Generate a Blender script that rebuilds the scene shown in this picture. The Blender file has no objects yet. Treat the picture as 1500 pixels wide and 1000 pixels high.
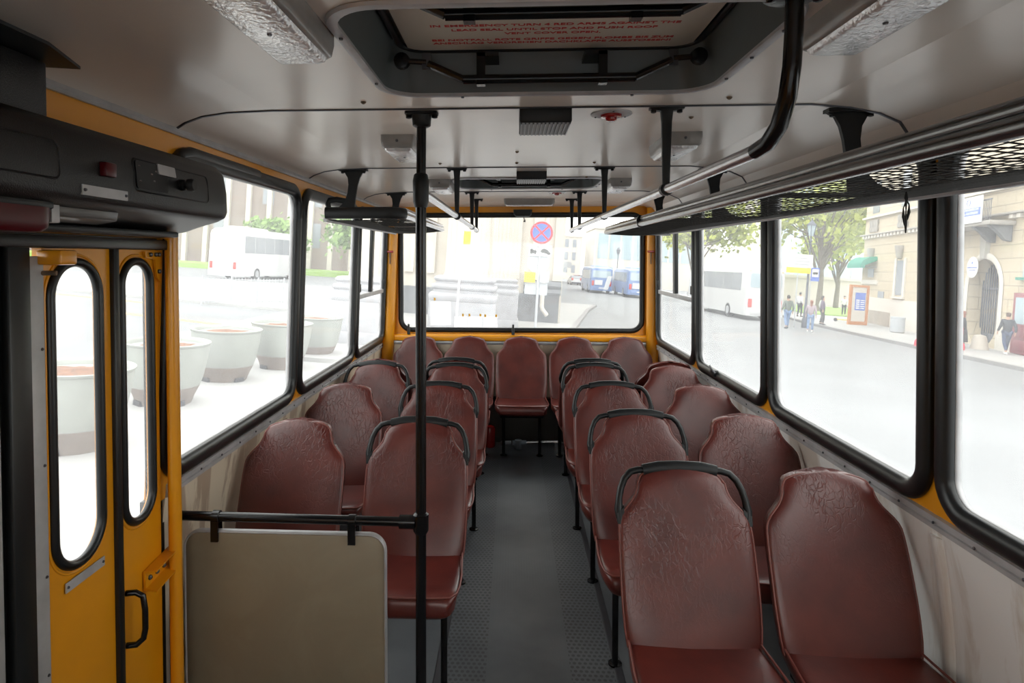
import bpy, bmesh, math, random
from mathutils import Vector, Matrix
random.seed(7)
PI = math.pi
sc = bpy.context.scene
COL = sc.collection

# ------------------------------------------------------------------ camera
cam_d = bpy.data.cameras.new('camera')
cam = bpy.data.objects.new('camera', cam_d); COL.objects.link(cam)
cam.location = (0, 0, 1.67)
cam.rotation_euler = (math.radians(90 - 1.65), 0, math.radians(3.0))
cam_d.sensor_width = 36.0
cam_d.lens = 36.0 * 925.0 / 1500.0
cam_d.shift_x = 0.03166
cam_d.shift_y = -0.06557
cam_d.clip_start = 0.02; cam_d.clip_end = 600
sc.camera = cam

# ------------------------------------------------------------------ world and exposure
world = bpy.data.worlds.new('overcast_sky'); sc.world = world
world.use_nodes = True
wn = world.node_tree; wn.nodes.clear()
wo = wn.nodes.new('ShaderNodeOutputWorld'); wb = wn.nodes.new('ShaderNodeBackground')
wb.inputs['Color'].default_value = (1.0, 0.985, 0.97, 1)
wb.inputs['Strength'].default_value = 3.0
wn.links.new(wb.outputs[0], wo.inputs[0])
sc.view_settings.view_transform = 'Standard'
sc.view_settings.look = 'None'
sc.view_settings.gamma = 1.0
sc.view_settings.use_curve_mapping = False
sc.view_settings.exposure = 0.36
sc.cycles.use_denoising = True
sc.cycles.max_bounces = 10
sc.cycles.diffuse_bounces = 5
sc.cycles.glossy_bounces = 4
sc.cycles.transmission_bounces = 6
sc.cycles.transparent_max_bounces = 24
sc.cycles.caustics_reflective = False
sc.cycles.caustics_refractive = False
sc.cycles.sample_clamp_indirect = 8

# ------------------------------------------------------------------ materials
def nodes_of(m):
    return m.node_tree.nodes, m.node_tree.links
def mat(name, col, rough=0.5, metal=0.0, spec=0.5, coat=0.0, var=0.0, vscale=8.0, bump=0.0, bscale=200.0, emit=None, estr=0.0):
    m = bpy.data.materials.new(name); m.use_nodes = True
    N, L = nodes_of(m); b = N['Principled BSDF']
    b.inputs['Base Color'].default_value = (*col, 1)
    b.inputs['Roughness'].default_value = rough
    b.inputs['Metallic'].default_value = metal
    b.inputs['Specular IOR Level'].default_value = spec
    b.inputs['Coat Weight'].default_value = coat
    b.inputs['Coat Roughness'].default_value = 0.12
    tc = N.new('ShaderNodeTexCoord')
    if var > 0:
        nz = N.new('ShaderNodeTexNoise'); nz.inputs['Scale'].default_value = vscale; nz.inputs['Detail'].default_value = 5
        L.new(tc.outputs['Object'], nz.inputs['Vector'])
        rp = N.new('ShaderNodeValToRGB')
        rp.color_ramp.elements[0].position = 0.3; rp.color_ramp.elements[1].position = 0.7
        rp.color_ramp.elements[0].color = (*[c * (1 - var) for c in col], 1)
        rp.color_ramp.elements[1].color = (*[min(1, c * (1 + var)) for c in col], 1)
        L.new(nz.outputs['Fac'], rp.inputs['Fac']); L.new(rp.outputs['Color'], b.inputs['Base Color'])
    if bump > 0:
        n2 = N.new('ShaderNodeTexNoise'); n2.inputs['Scale'].default_value = bscale; n2.inputs['Detail'].default_value = 3
        L.new(tc.outputs['Object'], n2.inputs['Vector'])
        bp = N.new('ShaderNodeBump'); bp.inputs['Strength'].default_value = bump; bp.inputs['Distance'].default_value = 0.002 if bump < 0.9 else 0.005
        L.new(n2.outputs['Fac'], bp.inputs['Height']); L.new(bp.outputs['Normal'], b.inputs['Normal'])
    if emit:
        b.inputs['Emission Color'].default_value = (*emit, 1); b.inputs['Emission Strength'].default_value = estr
    return m

def leather_mat():
    m = bpy.data.materials.new('maroon_leatherette'); m.use_nodes = True
    N, L = nodes_of(m); b = N['Principled BSDF']
    tc = N.new('ShaderNodeTexCoord'); oi = N.new('ShaderNodeObjectInfo')
    ad = N.new('ShaderNodeVectorMath'); ad.operation = 'ADD'
    mu = N.new('ShaderNodeVectorMath'); mu.operation = 'SCALE'; mu.inputs['Scale'].default_value = 7.0
    cb = N.new('ShaderNodeCombineXYZ')
    for k in ('X', 'Y', 'Z'): L.new(oi.outputs['Random'], cb.inputs[k])
    L.new(cb.outputs[0], mu.inputs[0]); L.new(tc.outputs['Object'], ad.inputs[0]); L.new(mu.outputs[0], ad.inputs[1])
    nz = N.new('ShaderNodeTexNoise'); nz.inputs['Scale'].default_value = 7; nz.inputs['Detail'].default_value = 6
    L.new(ad.outputs[0], nz.inputs['Vector'])
    rp = N.new('ShaderNodeValToRGB')
    rp.color_ramp.elements[0].position = 0.32; rp.color_ramp.elements[1].position = 0.72
    rp.color_ramp.elements[0].color = (0.066, 0.0115, 0.0095, 1); rp.color_ramp.elements[1].color = (0.125, 0.022, 0.0155, 1)
    L.new(nz.outputs['Fac'], rp.inputs['Fac']); L.new(rp.outputs['Color'], b.inputs['Base Color'])
    b.inputs['Roughness'].default_value = 0.33; b.inputs['Specular IOR Level'].default_value = 0.6
    # creases: distorted cell borders, stronger where a slow noise says so
    dn = N.new('ShaderNodeTexNoise'); dn.inputs['Scale'].default_value = 26; dn.inputs['Detail'].default_value = 4
    L.new(ad.outputs[0], dn.inputs['Vector'])
    ds = N.new('ShaderNodeVectorMath'); ds.operation = 'SCALE'; ds.inputs['Scale'].default_value = 0.05
    L.new(dn.outputs['Color'], ds.inputs[0])
    a2 = N.new('ShaderNodeVectorMath'); a2.operation = 'ADD'; L.new(ad.outputs[0], a2.inputs[0]); L.new(ds.outputs[0], a2.inputs[1])
    mp = N.new('ShaderNodeMapping'); mp.inputs['Scale'].default_value = (1.4, 0.4, 0.6); L.new(a2.outputs[0], mp.inputs['Vector'])
    vo = N.new('ShaderNodeTexVoronoi'); vo.feature = 'DISTANCE_TO_EDGE'; vo.inputs['Scale'].default_value = 48
    L.new(mp.outputs[0], vo.inputs['Vector'])
    mr = N.new('ShaderNodeMapRange'); mr.inputs['From Max'].default_value = 0.10; L.new(vo.outputs['Distance'], mr.inputs['Value'])
    mk = N.new('ShaderNodeTexNoise'); mk.inputs['Scale'].default_value = 6; L.new(ad.outputs[0], mk.inputs['Vector'])
    mk2 = N.new('ShaderNodeMapRange'); mk2.inputs['From Min'].default_value = 0.38; mk2.inputs['From Max'].default_value = 0.65
    L.new(mk.outputs['Fac'], mk2.inputs['Value'])
    bp = N.new('ShaderNodeBump'); bp.inputs['Distance'].default_value = 0.0016
    ms = N.new('ShaderNodeMath'); ms.operation = 'MULTIPLY'; ms.inputs[1].default_value = 0.5
    zz_ = N.new('ShaderNodeSeparateXYZ'); L.new(tc.outputs['Object'], zz_.inputs[0])
    zr = N.new('ShaderNodeMapRange'); zr.inputs['From Min'].default_value = 0.50; zr.inputs['From Max'].default_value = 0.78; zr.inputs['To Min'].default_value = 0.15; L.new(zz_.outputs['Z'], zr.inputs['Value'])
    mm = N.new('ShaderNodeMath'); mm.operation = 'MULTIPLY'; L.new(mk2.outputs[0], mm.inputs[0]); L.new(zr.outputs[0], mm.inputs[1])
    L.new(mm.outputs[0], ms.inputs[0]); L.new(ms.outputs[0], bp.inputs['Strength'])
    L.new(mr.outputs[0], bp.inputs['Height'])
    gn = N.new('ShaderNodeTexNoise'); gn.inputs['Scale'].default_value = 260; L.new(tc.outputs['Object'], gn.inputs['Vector'])
    b2 = N.new('ShaderNodeBump'); b2.inputs['Strength'].default_value = 0.12; b2.inputs['Distance'].default_value = 0.001
    L.new(gn.outputs['Fac'], b2.inputs['Height']); L.new(bp.outputs[0], b2.inputs['Normal']); L.new(b2.outputs[0], b.inputs['Normal'])
    return m

def floor_mat():
    m = bpy.data.materials.new('dimpled_rubber_floor'); m.use_nodes = True
    N, L = nodes_of(m); b = N['Principled BSDF']
    tc = N.new('ShaderNodeTexCoord')
    sx = N.new('ShaderNodeSeparateXYZ'); L.new(tc.outputs['Object'], sx.inputs[0])
    mp = N.new('ShaderNodeMapping'); mp.inputs['Scale'].default_value = (45, 40, 1); L.new(tc.outputs['Object'], mp.inputs['Vector'])
    s2 = N.new('ShaderNodeSeparateXYZ'); L.new(mp.outputs[0], s2.inputs[0])
    def M(op, a, c=None):
        n = N.new('ShaderNodeMath'); n.operation = op
        for i, v in enumerate((a, c)):
            if v is None: continue
            if isinstance(v, (int, float)): n.inputs[i].default_value = v
            else: L.new(v, n.inputs[i])
        return n.outputs[0]
    fy = M('FLOOR', s2.outputs['Y'])
    xs = M('ADD', s2.outputs['X'], M('MULTIPLY', fy, 0.5))
    u = M('SUBTRACT', M('FRACT', xs), 0.5); v = M('SUBTRACT', M('FRACT', s2.outputs['Y']), 0.5)
    r = M('SQRT', M('ADD', M('MULTIPLY', u, u), M('MULTIPLY', v, v)))
    dot = M('LESS_THAN', r, 0.33)
    # dots run in bands at both edges of the aisle, fine ribs between them
    xa = M('ABSOLUTE', M('SUBTRACT', sx.outputs['X'], 0.065))
    band = M('MULTIPLY', M('GREATER_THAN', xa, 0.17), M('LESS_THAN', xa, 0.345))
    rib = M('LESS_THAN', M('FRACT', M('MULTIPLY', sx.outputs['X'], 70)), 0.45)
    mid = M('LESS_THAN', xa, 0.17)
    h = M('ADD', M('MULTIPLY', dot, band), M('MULTIPLY', M('MULTIPLY', rib, mid), 0.45))
    nz = N.new('ShaderNodeTexNoise'); nz.inputs['Scale'].default_value = 2.2; nz.inputs['Detail'].default_value = 7
    L.new(tc.outputs['Object'], nz.inputs['Vector'])
    rp = N.new('ShaderNodeValToRGB'); rp.color_ramp.elements[0].position = 0.3; rp.color_ramp.elements[1].position = 0.75
    rp.color_ramp.elements[0].color = (0.060, 0.068, 0.078, 1); rp.color_ramp.elements[1].color = (0.145, 0.155, 0.165, 1)
    L.new(nz.outputs['Fac'], rp.inputs['Fac'])
    mx = N.new('ShaderNodeMix'); mx.data_type = 'RGBA'; mx.blend_type = 'MULTIPLY'
    L.new(M('MULTIPLY', M('MULTIPLY', dot, band), 0.75), mx.inputs['Factor'])
    L.new(rp.outputs['Color'], mx.inputs['A']); mx.inputs['B'].default_value = (0.35, 0.35, 0.35, 1)
    L.new(mx.outputs['Result'], b.inputs['Base Color'])
    b.inputs['Roughness'].default_value = 0.5
    bp = N.new('ShaderNodeBump'); bp.inputs['Strength'].default_value = 0.7; bp.inputs['Distance'].default_value = 0.002; bp.invert = True
    L.new(h, bp.inputs['Height']); L.new(bp.outputs[0], b.inputs['Normal'])
    return m

def stain_mat(name, base, stain, lo=0.5, hi=0.56, sc_=(1.6, 1.6, 0.35), rough=0.4, scale=3.0):
    m = bpy.data.materials.new(name); m.use_nodes = True
    N, L = nodes_of(m); b = N['Principled BSDF']
    tc = N.new('ShaderNodeTexCoord'); mp = N.new('ShaderNodeMapping'); mp.inputs['Scale'].default_value = sc_
    L.new(tc.outputs['Object'], mp.inputs['Vector'])
    nz = N.new('ShaderNodeTexNoise'); nz.inputs['Scale'].default_value = scale; nz.inputs['Detail'].default_value = 8; nz.inputs['Roughness'].default_value = 0.62
    nz.inputs['Distortion'].default_value = 0.6
    L.new(mp.outputs[0], nz.inputs['Vector'])
    rp = N.new('ShaderNodeValToRGB'); rp.color_ramp.elements[0].position = lo; rp.color_ramp.elements[1].position = hi
    rp.color_ramp.elements[0].color = (*base, 1); rp.color_ramp.elements[1].color = (*stain, 1)
    L.new(nz.outputs['Fac'], rp.inputs['Fac']); L.new(rp.outputs['Color'], b.inputs['Base Color'])
    b.inputs['Roughness'].default_value = rough
    return m

def glass_mat(name, dust_haze=0.075, tint=(0.97, 0.99, 0.98)):  # dust film doubling as a painted white haze that washes out the view
    m = bpy.data.materials.new(name); m.use_nodes = True
    N, L = nodes_of(m); N.clear()
    o = N.new('ShaderNodeOutputMaterial'); t = N.new('ShaderNodeBsdfTransparent'); t.inputs[0].default_value = (*tint, 1)
    g = N.new('ShaderNodeBsdfGlossy'); g.inputs['Roughness'].default_value = 0.03
    tr = N.new('ShaderNodeBsdfTranslucent'); tr.inputs[0].default_value = (0.95, 0.97, 1, 1)
    tc = N.new('ShaderNodeTexCoord'); nz = N.new('ShaderNodeTexNoise'); nz.inputs['Scale'].default_value = 3; nz.inputs['Detail'].default_value = 7
    L.new(tc.outputs['Object'], nz.inputs['Vector'])
    mr = N.new('ShaderNodeMapRange'); mr.inputs['From Min'].default_value = 0.3; mr.inputs['From Max'].default_value = 0.7
    mr.inputs['To Min'].default_value = dust_haze * 0.8; mr.inputs['To Max'].default_value = dust_haze * 1.2
    L.new(nz.outputs['Fac'], mr.inputs['Value'])
    m1 = N.new('ShaderNodeMixShader'); L.new(mr.outputs[0], m1.inputs[0]); L.new(t.outputs[0], m1.inputs[1]); L.new(tr.outputs[0], m1.inputs[2])
    m2 = N.new('ShaderNodeMixShader'); m2.inputs[0].default_value = 0.035; L.new(m1.outputs[0], m2.inputs[1]); L.new(g.outputs[0], m2.inputs[2])
    L.new(m2.outputs[0], o.inputs[0])
    return m

M = {}
M['leather'] = leather_mat()
M['piping'] = mat('maroon_piping', (0.17, 0.05, 0.04), 0.32)
M['ceiling'] = mat('cream_ceiling_laminate', (0.74, 0.67, 0.60), 0.25, var=0.05, vscale=1.5, bump=0.03, bscale=4)
M['yellow'] = mat('yellow_paint', (0.72, 0.29, 0.006), 0.3, var=0.06, vscale=3, coat=0.3)
M['black_gloss'] = mat('black_gloss_tube', (0.004, 0.004, 0.005), 0.22, spec=0.4)
M['black_plastic'] = mat('black_plastic', (0.007, 0.008, 0.009), 0.42, spec=0.35, bump=0.1, bscale=400)
M['vinyl'] = mat('grained_black_vinyl', (0.008, 0.0085, 0.009), 0.40, spec=0.4, bump=0.5, bscale=330)
M['rubber'] = mat('black_rubber', (0.007, 0.008, 0.009), 0.36, spec=0.45)
M['alu'] = mat('brushed_aluminium', (0.58, 0.58, 0.60), 0.25, metal=1.0, var=0.06, vscale=30)
M['alu_dark'] = mat('shaded_aluminium', (0.23, 0.225, 0.22), 0.26, metal=1.0, var=0.1, vscale=20)  # darker copy of the aluminium; dim reflections of the bus front painted in
M['alu_mat'] = mat('dull_aluminium', (0.48, 0.48, 0.49), 0.5, metal=0.45, var=0.12, vscale=14)
M['steel'] = mat('dark_steel', (0.10, 0.10, 0.11), 0.4, metal=0.7)
M['rust'] = mat('rusty_bracket', (0.16, 0.11, 0.07), 0.6, metal=0.3, var=0.4, vscale=40)
M['floor'] = floor_mat()
M['wall_white'] = stain_mat('white_wall_panel', (0.88, 0.87, 0.85), (0.66, 0.59, 0.52), 0.50, 0.60)
M['wall_beige'] = stain_mat('beige_wall_panel', (0.70, 0.61, 0.47), (0.45, 0.35, 0.26), 0.50, 0.54)
M['board'] = stain_mat('khaki_partition_board', (0.235, 0.195, 0.135), (0.275, 0.235, 0.165), 0.45, 0.7, (1, 1, 1), 0.45, 4)
M['hatch_grey'] = mat('grey_hatch_lining', (0.085, 0.098, 0.098), 0.45)
M['sign_white'] = mat('cream_sign_card', (0.62, 0.58, 0.50), 0.3)
M['red_ink'] = mat('red_lettering', (0.55, 0.03, 0.03), 0.5)
M['red_plastic'] = mat('red_plastic', (0.35, 0.01, 0.012), 0.2, coat=0.5)
M['darkred'] = mat('dark_red_lens', (0.07, 0.001, 0.004), 0.28, spec=0.3)
M['lens'] = mat('ribbed_lamp_lens', (0.92, 0.93, 0.95), 0.20, metal=0.5, var=0.12, vscale=14, bump=0.95, bscale=70)
M['lampbody'] = mat('grey_lamp_housing', (0.30, 0.285, 0.27), 0.25, var=0.1, vscale=12)
M['steplamp'] = mat('smoked_step_lamp', (0.11, 0.105, 0.10), 0.3)
M['glass'] = glass_mat('dusty_hazed_glass')
M['paper'] = mat('white_paper', (0.8, 0.8, 0.8), 0.7)
M['tape'] = mat('yellow_tape', (0.85, 0.45, 0.01), 0.5)
M['brown'] = mat('brown_cloth', (0.13, 0.085, 0.06), 0.7, var=0.2)
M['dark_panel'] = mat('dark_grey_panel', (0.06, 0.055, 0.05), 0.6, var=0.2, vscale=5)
M['greytube'] = mat('grey_plastic', (0.22, 0.26, 0.30), 0.4)

# ------------------------------------------------------------------ mesh helpers
class MB:
    def __init__(s): s.v = []; s.f = []
    def add(s, vs, fs):
        o = len(s.v); s.v += [tuple(v) for v in vs]; s.f += [tuple(i + o for i in f) for f in fs]; return s
    def box(s, x0, x1, y0, y1, z0, z1):
        vs = [(x, y, z) for x in (x0, x1) for y in (y0, y1) for z in (z0, z1)]
        return s.add(vs, [(0, 1, 3, 2), (4, 6, 7, 5), (0, 4, 5, 1), (2, 3, 7, 6), (0, 2, 6, 4), (1, 5, 7, 3)])
    def rings(s, R, cap=True, closed=False):
        n = len(R[0]); vs = [p for r in R for p in r]; fs = []
        m = len(R)
        for i in range(m if closed else m - 1):
            j = (i + 1) % m
            for k in range(n):
                l = (k + 1) % n
                fs.append((i * n + k, i * n + l, j * n + l, j * n + k))
        if cap and not closed:
            fs.append(tuple(range(n))[::-1]); fs.append(tuple((m - 1) * n + k for k in range(n)))
        return s.add(vs, fs)
    def tube(s, path, r, n=12, closed=False, cap=True, up=None):
        P = [Vector(p) for p in path]; m = len(P)
        rr = r if isinstance(r, list) else [r] * m
        T = []
        for i in range(m):
            a = P[(i - 1) % m] if (closed or i > 0) else P[i]
            b = P[(i + 1) % m] if (closed or i < m - 1) else P[i]
            T.append((b - a).normalized())
        u = Vector(up) if up else Vector((0, 0, 1))
        if abs(u.dot(T[0])) > 0.95 and not up: u = Vector((1, 0, 0))
        R = []
        for i in range(m):
            if up: uu = Vector(up)
            else: uu = u
            a = (uu - T[i] * uu.dot(T[i])).normalized(); b = T[i].cross(a)
            if not up: u = a
            ra, rb = rr[i] if isinstance(rr[i], tuple) else (rr[i], rr[i])
            R.append([P[i] + a * ra * math.cos(2 * PI * k / n) + b * rb * math.sin(2 * PI * k / n) for k in range(n)])
        return s.rings(R, cap, closed)
    def prism(s, pts, fn0, fn1):
        a = [fn0(p) for p in pts]; b = [fn1(p) for p in pts]
        return s.rings([a, b])
    def lathe(s, prof, c=(0, 0, 0), axis='z', n=24, cap=True):
        R = []
        for (r, h) in prof:
            ring = []
            for k in range(n):
                a = 2 * PI * k / n
                if axis == 'z': p = (c[0] + r * math.cos(a), c[1] + r * math.sin(a), c[2] + h)
                elif axis == 'y': p = (c[0] + r * math.cos(a), c[1] + h, c[2] + r * math.sin(a))
                else: p = (c[0] + h, c[1] + r * math.cos(a), c[2] + r * math.sin(a))
                ring.append(p)
            R.append(ring)
        return s.rings(R, cap)
    def build(s, name, m, parent=None, smooth=40, bevel=0, M4=None):
        me = bpy.data.meshes.new(name); me.from_pydata(s.v, [], s.f)
        bm = bmesh.new(); bm.from_mesh(me)
        bmesh.ops.recalc_face_normals(bm, faces=bm.faces)
        if bevel > 0:
            es = [e for e in bm.edges if len(e.link_faces) == 2 and e.calc_face_angle(0) > 0.6]
            bmesh.ops.bevel(bm, geom=es, offset=bevel, segments=2, affect='EDGES', profile=0.5)
        bm.to_mesh(me); bm.free()
        for p in me.polygons: p.use_smooth = True
        me.set_sharp_from_angle(angle=math.radians(smooth))
        me.materials.append(m if not isinstance(m, str) else M[m])
        o = bpy.data.objects.new(name, me); COL.objects.link(o)
        if parent: o.parent = parent
        return o

def rrect(x0, x1, y0, y1, r, n=6):
    pts = []
    for cx, cy, a0 in ((x1 - r, y1 - r, 0), (x0 + r, y1 - r, 90), (x0 + r, y0 + r, 180), (x1 - r, y0 + r, 270)):
        for k in range(n + 1):
            a = math.radians(a0 + 90.0 * k / n); pts.append((cx + r * math.cos(a), cy + r * math.sin(a)))
    return pts
def plate_hole(mb, fn, outer, hole, r, th, n=8):
    """rectangular plate with a rounded hole; fn(a, b, depth) -> xyz"""
    a0, a1, b0, b1 = outer; h0, h1, g0, g1 = hole
    inn = rrect(h0, h1, g0, g1, r, n); out = []
    corners = [(a1, b1), (a0, b1), (a0, b0), (a1, b0)]
    i = 0
    for c, (cx, cy) in enumerate(corners):
        for k in range(n + 1):
            px, py = inn[i]; i += 1
            t = k / n
            if c in (0, 2): s1 = (cx, py); s2 = (px, cy)
            else: s1 = (px, cy); s2 = (cx, py)
            first = s1; last = s2
            if t < 0.5:
                q = (first[0] + (cx - first[0]) * 2 * t, first[1] + (cy - first[1]) * 2 * t)
            else:
                q = (cx + (last[0] - cx) * (2 * t - 1), cy + (last[1] - cy) * (2 * t - 1))
            out.append(q)
    R = [[fn(*p, 0) for p in out], [fn(*p, 0) for p in inn], [fn(*p, th) for p in inn], [fn(*p, th) for p in out]]
    mb.rings(R, cap=False, closed=True)
def props(o, label=None, cat=None, group=None, kind=None):
    if label: o['label'] = label
    if cat: o['category'] = cat
    if group: o['group'] = group
    if kind: o['kind'] = kind
    return o
def empty(name, loc, rz=0, **k):
    o = bpy.data.objects.new(name, None); COL.objects.link(o); o.location = loc; o.rotation_euler = (0, 0, rz)
    o.empty_display_size = 0.1
    return props(o, **k)
def copy_tree(o, parent=None):
    c = o.copy(); COL.objects.link(c)
    if parent: c.parent = parent
    for ch in list(o.children): copy_tree(ch, c)
    return c
def text_mesh(name, body, size, m, parent=None, align='CENTER', ext=0.0004, squash=1.0, space=1.0):
    cu = bpy.data.curves.new(name, 'FONT'); cu.body = body; cu.size = size; cu.align_x = align; cu.align_y = 'CENTER'
    cu.extrude = ext; cu.offset = 0.018 * size; cu.space_character = space
    t = bpy.data.objects.new(name + '_tmp', cu); COL.objects.link(t)
    dg = bpy.context.evaluated_depsgraph_get(); dg.update()
    me = bpy.data.meshes.new_from_object(t.evaluated_get(dg))
    bpy.data.objects.remove(t)
    me.materials.clear(); me.materials.append(M[m])
    o = bpy.data.objects.new(name, me); COL.objects.link(o)
    if parent: o.parent = parent
    return o

# ------------------------------------------------------------------ shell of the bus
def XW(side, z):
    if side < 0:
        if z >= 0.885: return -1.185 + 0.04 * (z - 0.885)
        return -1.185 - 0.045 * math.sin(min(1, (0.885 - z) / 0.6) * PI / 2)
    if z >= 0.885: return 1.28 - 0.01 * (z - 0.885)
    return 1.28 + 0.055 * math.sin(min(1, (0.885 - z) / 0.6) * PI / 2)
def wallfn(side):
    return lambda y, z, n: (XW(side, z) + side * n, y, z)      # n > 0 goes outward
SEAMS = (2.08, 3.46, 4.75)
Y0, YR = -1.3, 5.75
LW = [(2.02, 3.335), (3.345, 4.595), (4.605, 5.66)]
RW = [(0.72, 1.95), (1.962, 3.185), (3.197, 4.42), (4.43, 5.62)]
ZB, ZT = 0.895, 2.045

wi = 0
def make_window(side, y0, y1, slider=False):
    global wi
    wi += 1
    f = wallfn(side)
    w = empty('window_%d' % wi, (0, 0, 0), kind='structure')
    g = 0.004; hw = 0.033
    path = [f(a, b, -0.006) for a, b in rrect(y0 + g + hw, y1 - g - hw, ZB + g + hw * 0.8, ZT - g - hw * 0.8, 0.10, 8)]
    mb = MB(); mb.tube(path, [(0.024, hw)] * len(path), 12, closed=True, up=(side, 0, 0)); mb.build('gasket', 'rubber', w, 60)
    lip = [f(a, b, 0.012) for a, b in rrect(y0 + 0.062, y1 - 0.062, ZB + 0.052, ZT - 0.052, 0.075, 8)]
    mb = MB(); mb.tube(lip, [(0.012, 0.009)] * len(lip), 8, closed=True, up=(side, 0, 0)); mb.build('gasket_lip', 'alu_mat', w, 60)
    a = rrect(y0 + 0.03, y1 - 0.03, ZB + 0.03, ZT - 0.03, 0.09, 6)
    mb = MB(); mb.prism(a, lambda p: f(p[0], p[1], 0.026), lambda p: f(p[0], p[1], 0.031)); mb.build('glass_pane', 'glass', w)
    if slider:
        zb = 1.365
        mb = MB()
        mb.add([f(*p) for p in [(a_, b_, n_) for a_ in (y0 + 0.05, y1 - 0.05) for b_ in (zb - 0.022, zb + 0.012) for n_ in (-0.012, 0.02)]],
               [(0, 1, 3, 2), (4, 6, 7, 5), (0, 4, 5, 1), (2, 3, 7, 6), (0, 2, 6, 4), (1, 5, 7, 3)])
        mb.build('sliding_rail', 'alu_mat', w, bevel=0.003)
        ym = (y0 + y1) / 2
        for dy, mm, ww in ((0, 'rubber', 0.016), (0.045, 'alu_mat', 0.012)):
            mb = MB()
            mb.add([f(*p) for p in [(a_, b_, n_) for a_ in (ym + dy - ww, ym + dy + ww) for b_ in (zb + 0.01, ZT - 0.05) for n_ in (-0.006, 0.02)]],
                   [(0, 1, 3, 2), (4, 6, 7, 5), (0, 4, 5, 1), (2, 3, 7, 6), (0, 2, 6, 4), (1, 5, 7, 3)])
            mb.build('sash_stile', mm, w, bevel=0.002)
        for yy in (y0 + 0.07, y1 - 0.07):
            mb = MB(); x = XW(side, 1.43) - side * 0.02
            mb.box(x - 0.008, x + 0.008, yy - 0.012, yy + 0.012, 1.40, 1.46); mb.build('sash_latch', 'black_plastic', w, bevel=0.003)
    return w

for side, wins, nm in ((-1, LW, 'left'), (1, RW, 'right')):
    f = wallfn(side)
    # yellow window band
    mb = MB()
    edges = [Y0] + [0.5 * (a[1] + b[0]) for a, b in zip(wins[:-1], wins[1:])] + [YR]
    if side < 0:
        spans = [(2.014, 3.34), (3.34, 4.60), (4.60, YR)]
    else:
        edges[0] = 0.70; spans = [(edges[i], edges[i + 1]) for i in range(len(wins))]
    for (a, b), (h0, h1) in zip(spans, wins):
        plate_hole(mb, f, (a, b, 0.84, 2.16), (h0 + 0.006, h1 - 0.006, ZB + 0.006, ZT - 0.006), 0.125, 0.035, 8)
    yq = 0.60 if side < 0 else 0.70
    mb.add([f(*p) for p in [(a_, b_, n_) for a_ in (Y0, yq) for b_ in (0.84, 2.16) for n_ in (0, 0.035)]],
           [(0, 1, 3, 2), (4, 6, 7, 5), (0, 4, 5, 1), (2, 3, 7, 6), (0, 2, 6, 4), (1, 5, 7, 3)])
    if side < 0:   # above the door
        mb.add([f(*p) for p in [(a_, b_, n_) for a_ in (0.60, 2.014) for b_ in (1.90, 2.16) for n_ in (0, 0.035)]],
               [(0, 1, 3, 2), (4, 6, 7, 5), (0, 4, 5, 1), (2, 3, 7, 6), (0, 2, 6, 4), (1, 5, 7, 3)])
    props(mb.build('wall_%s' % nm, 'yellow', None), kind='structure')
    if side < 0: pass
    # lower lining
    for (ya, yb) in (((2.085, YR), (Y0, 0.60)) if side < 0 else ((Y0, YR),)):
        prof = [(z, XW(side, z)) for z in [0.0, 0.12, 0.24, 0.36, 0.48, 0.6, 0.7, 0.78, 0.86]]
        mb = MB(); ys = [ya + (yb - ya) * i / 40 for i in range(41)]
        R = []
        for y in ys:
            R.append([(x, y, z) for z, x in prof] + [(x + side * 0.03, y, z) for z, x in prof[::-1]])
        mb.rings(R)
        # moulded vertical ribs
        for yc in [e for e in (0.7, 1.98, 3.25, 4.5) if ya < e < yb]:
            pth = [(XW(side, z) + side * 0.004, yc - 0.02 * math.sin(z * 3), z) for z in [0.02 + 0.8 * k / 12 for k in range(13)]]
            mb.tube(pth, [(0.016, 0.03)] * 13, 10, up=(1, 0, 0))
        o = mb.build('wall_%s' % nm, 'wall_beige' if side < 0 else 'wall_white', None, 50)
        props(o, kind='structure')
    for wv in wins:
        make_window(side, *wv, slider=(wv == wins[-1]))
    # aluminium rail under the windows with screws
    ya = 2.085 if side < 0 else 0.2
    rail = empty('trim_%d' % (1 if side < 0 else 2), (0, 0, 0), kind='structure')
    mb = MB(); x = XW(side, 0.885)
    prof = [(0.0, 0.842), (0.008, 0.845), (0.008, 0.858), (0.003, 0.861), (0.003, 0.868), (0.010, 0.871), (0.010, 0.884), (0.0, 0.888), (-0.01, 0.888), (-0.01, 0.842)]
    mb.rings([[(x - side * a, y, z) for a, z in prof] for y in (ya, 5.66)]); mb.build('rail_profile', 'alu_mat', rail, 30)
    y = ya + 0.06
    while y < 5.6:
        mb = MB(); mb.lathe([(0.0045, 0), (0.004, -side * 0.003), (0.001, -side * 0.0045)], (x - side * 0.006, y, 0.864), 'x', 10); mb.build('screw', 'steel', rail)
        y += 0.17
    # gutter along the top edge
    mb = MB(); xt = XW(side, 2.08)
    zt = 2.078 if side < 0 else 2.0
    mb.rings([[(xt - side * a, y, zt + b) for a, b in ((-0.01, 0), (0.010, 0.0), (0.016, 0.008), (0.012, 0.022), (-0.01, 0.03))] for y in (Y0, YR)])
    props(mb.build('trim_%d' % (3 if side < 0 else 4), 'steel' if side > 0 else 'alu_mat', None), kind='structure')

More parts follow.
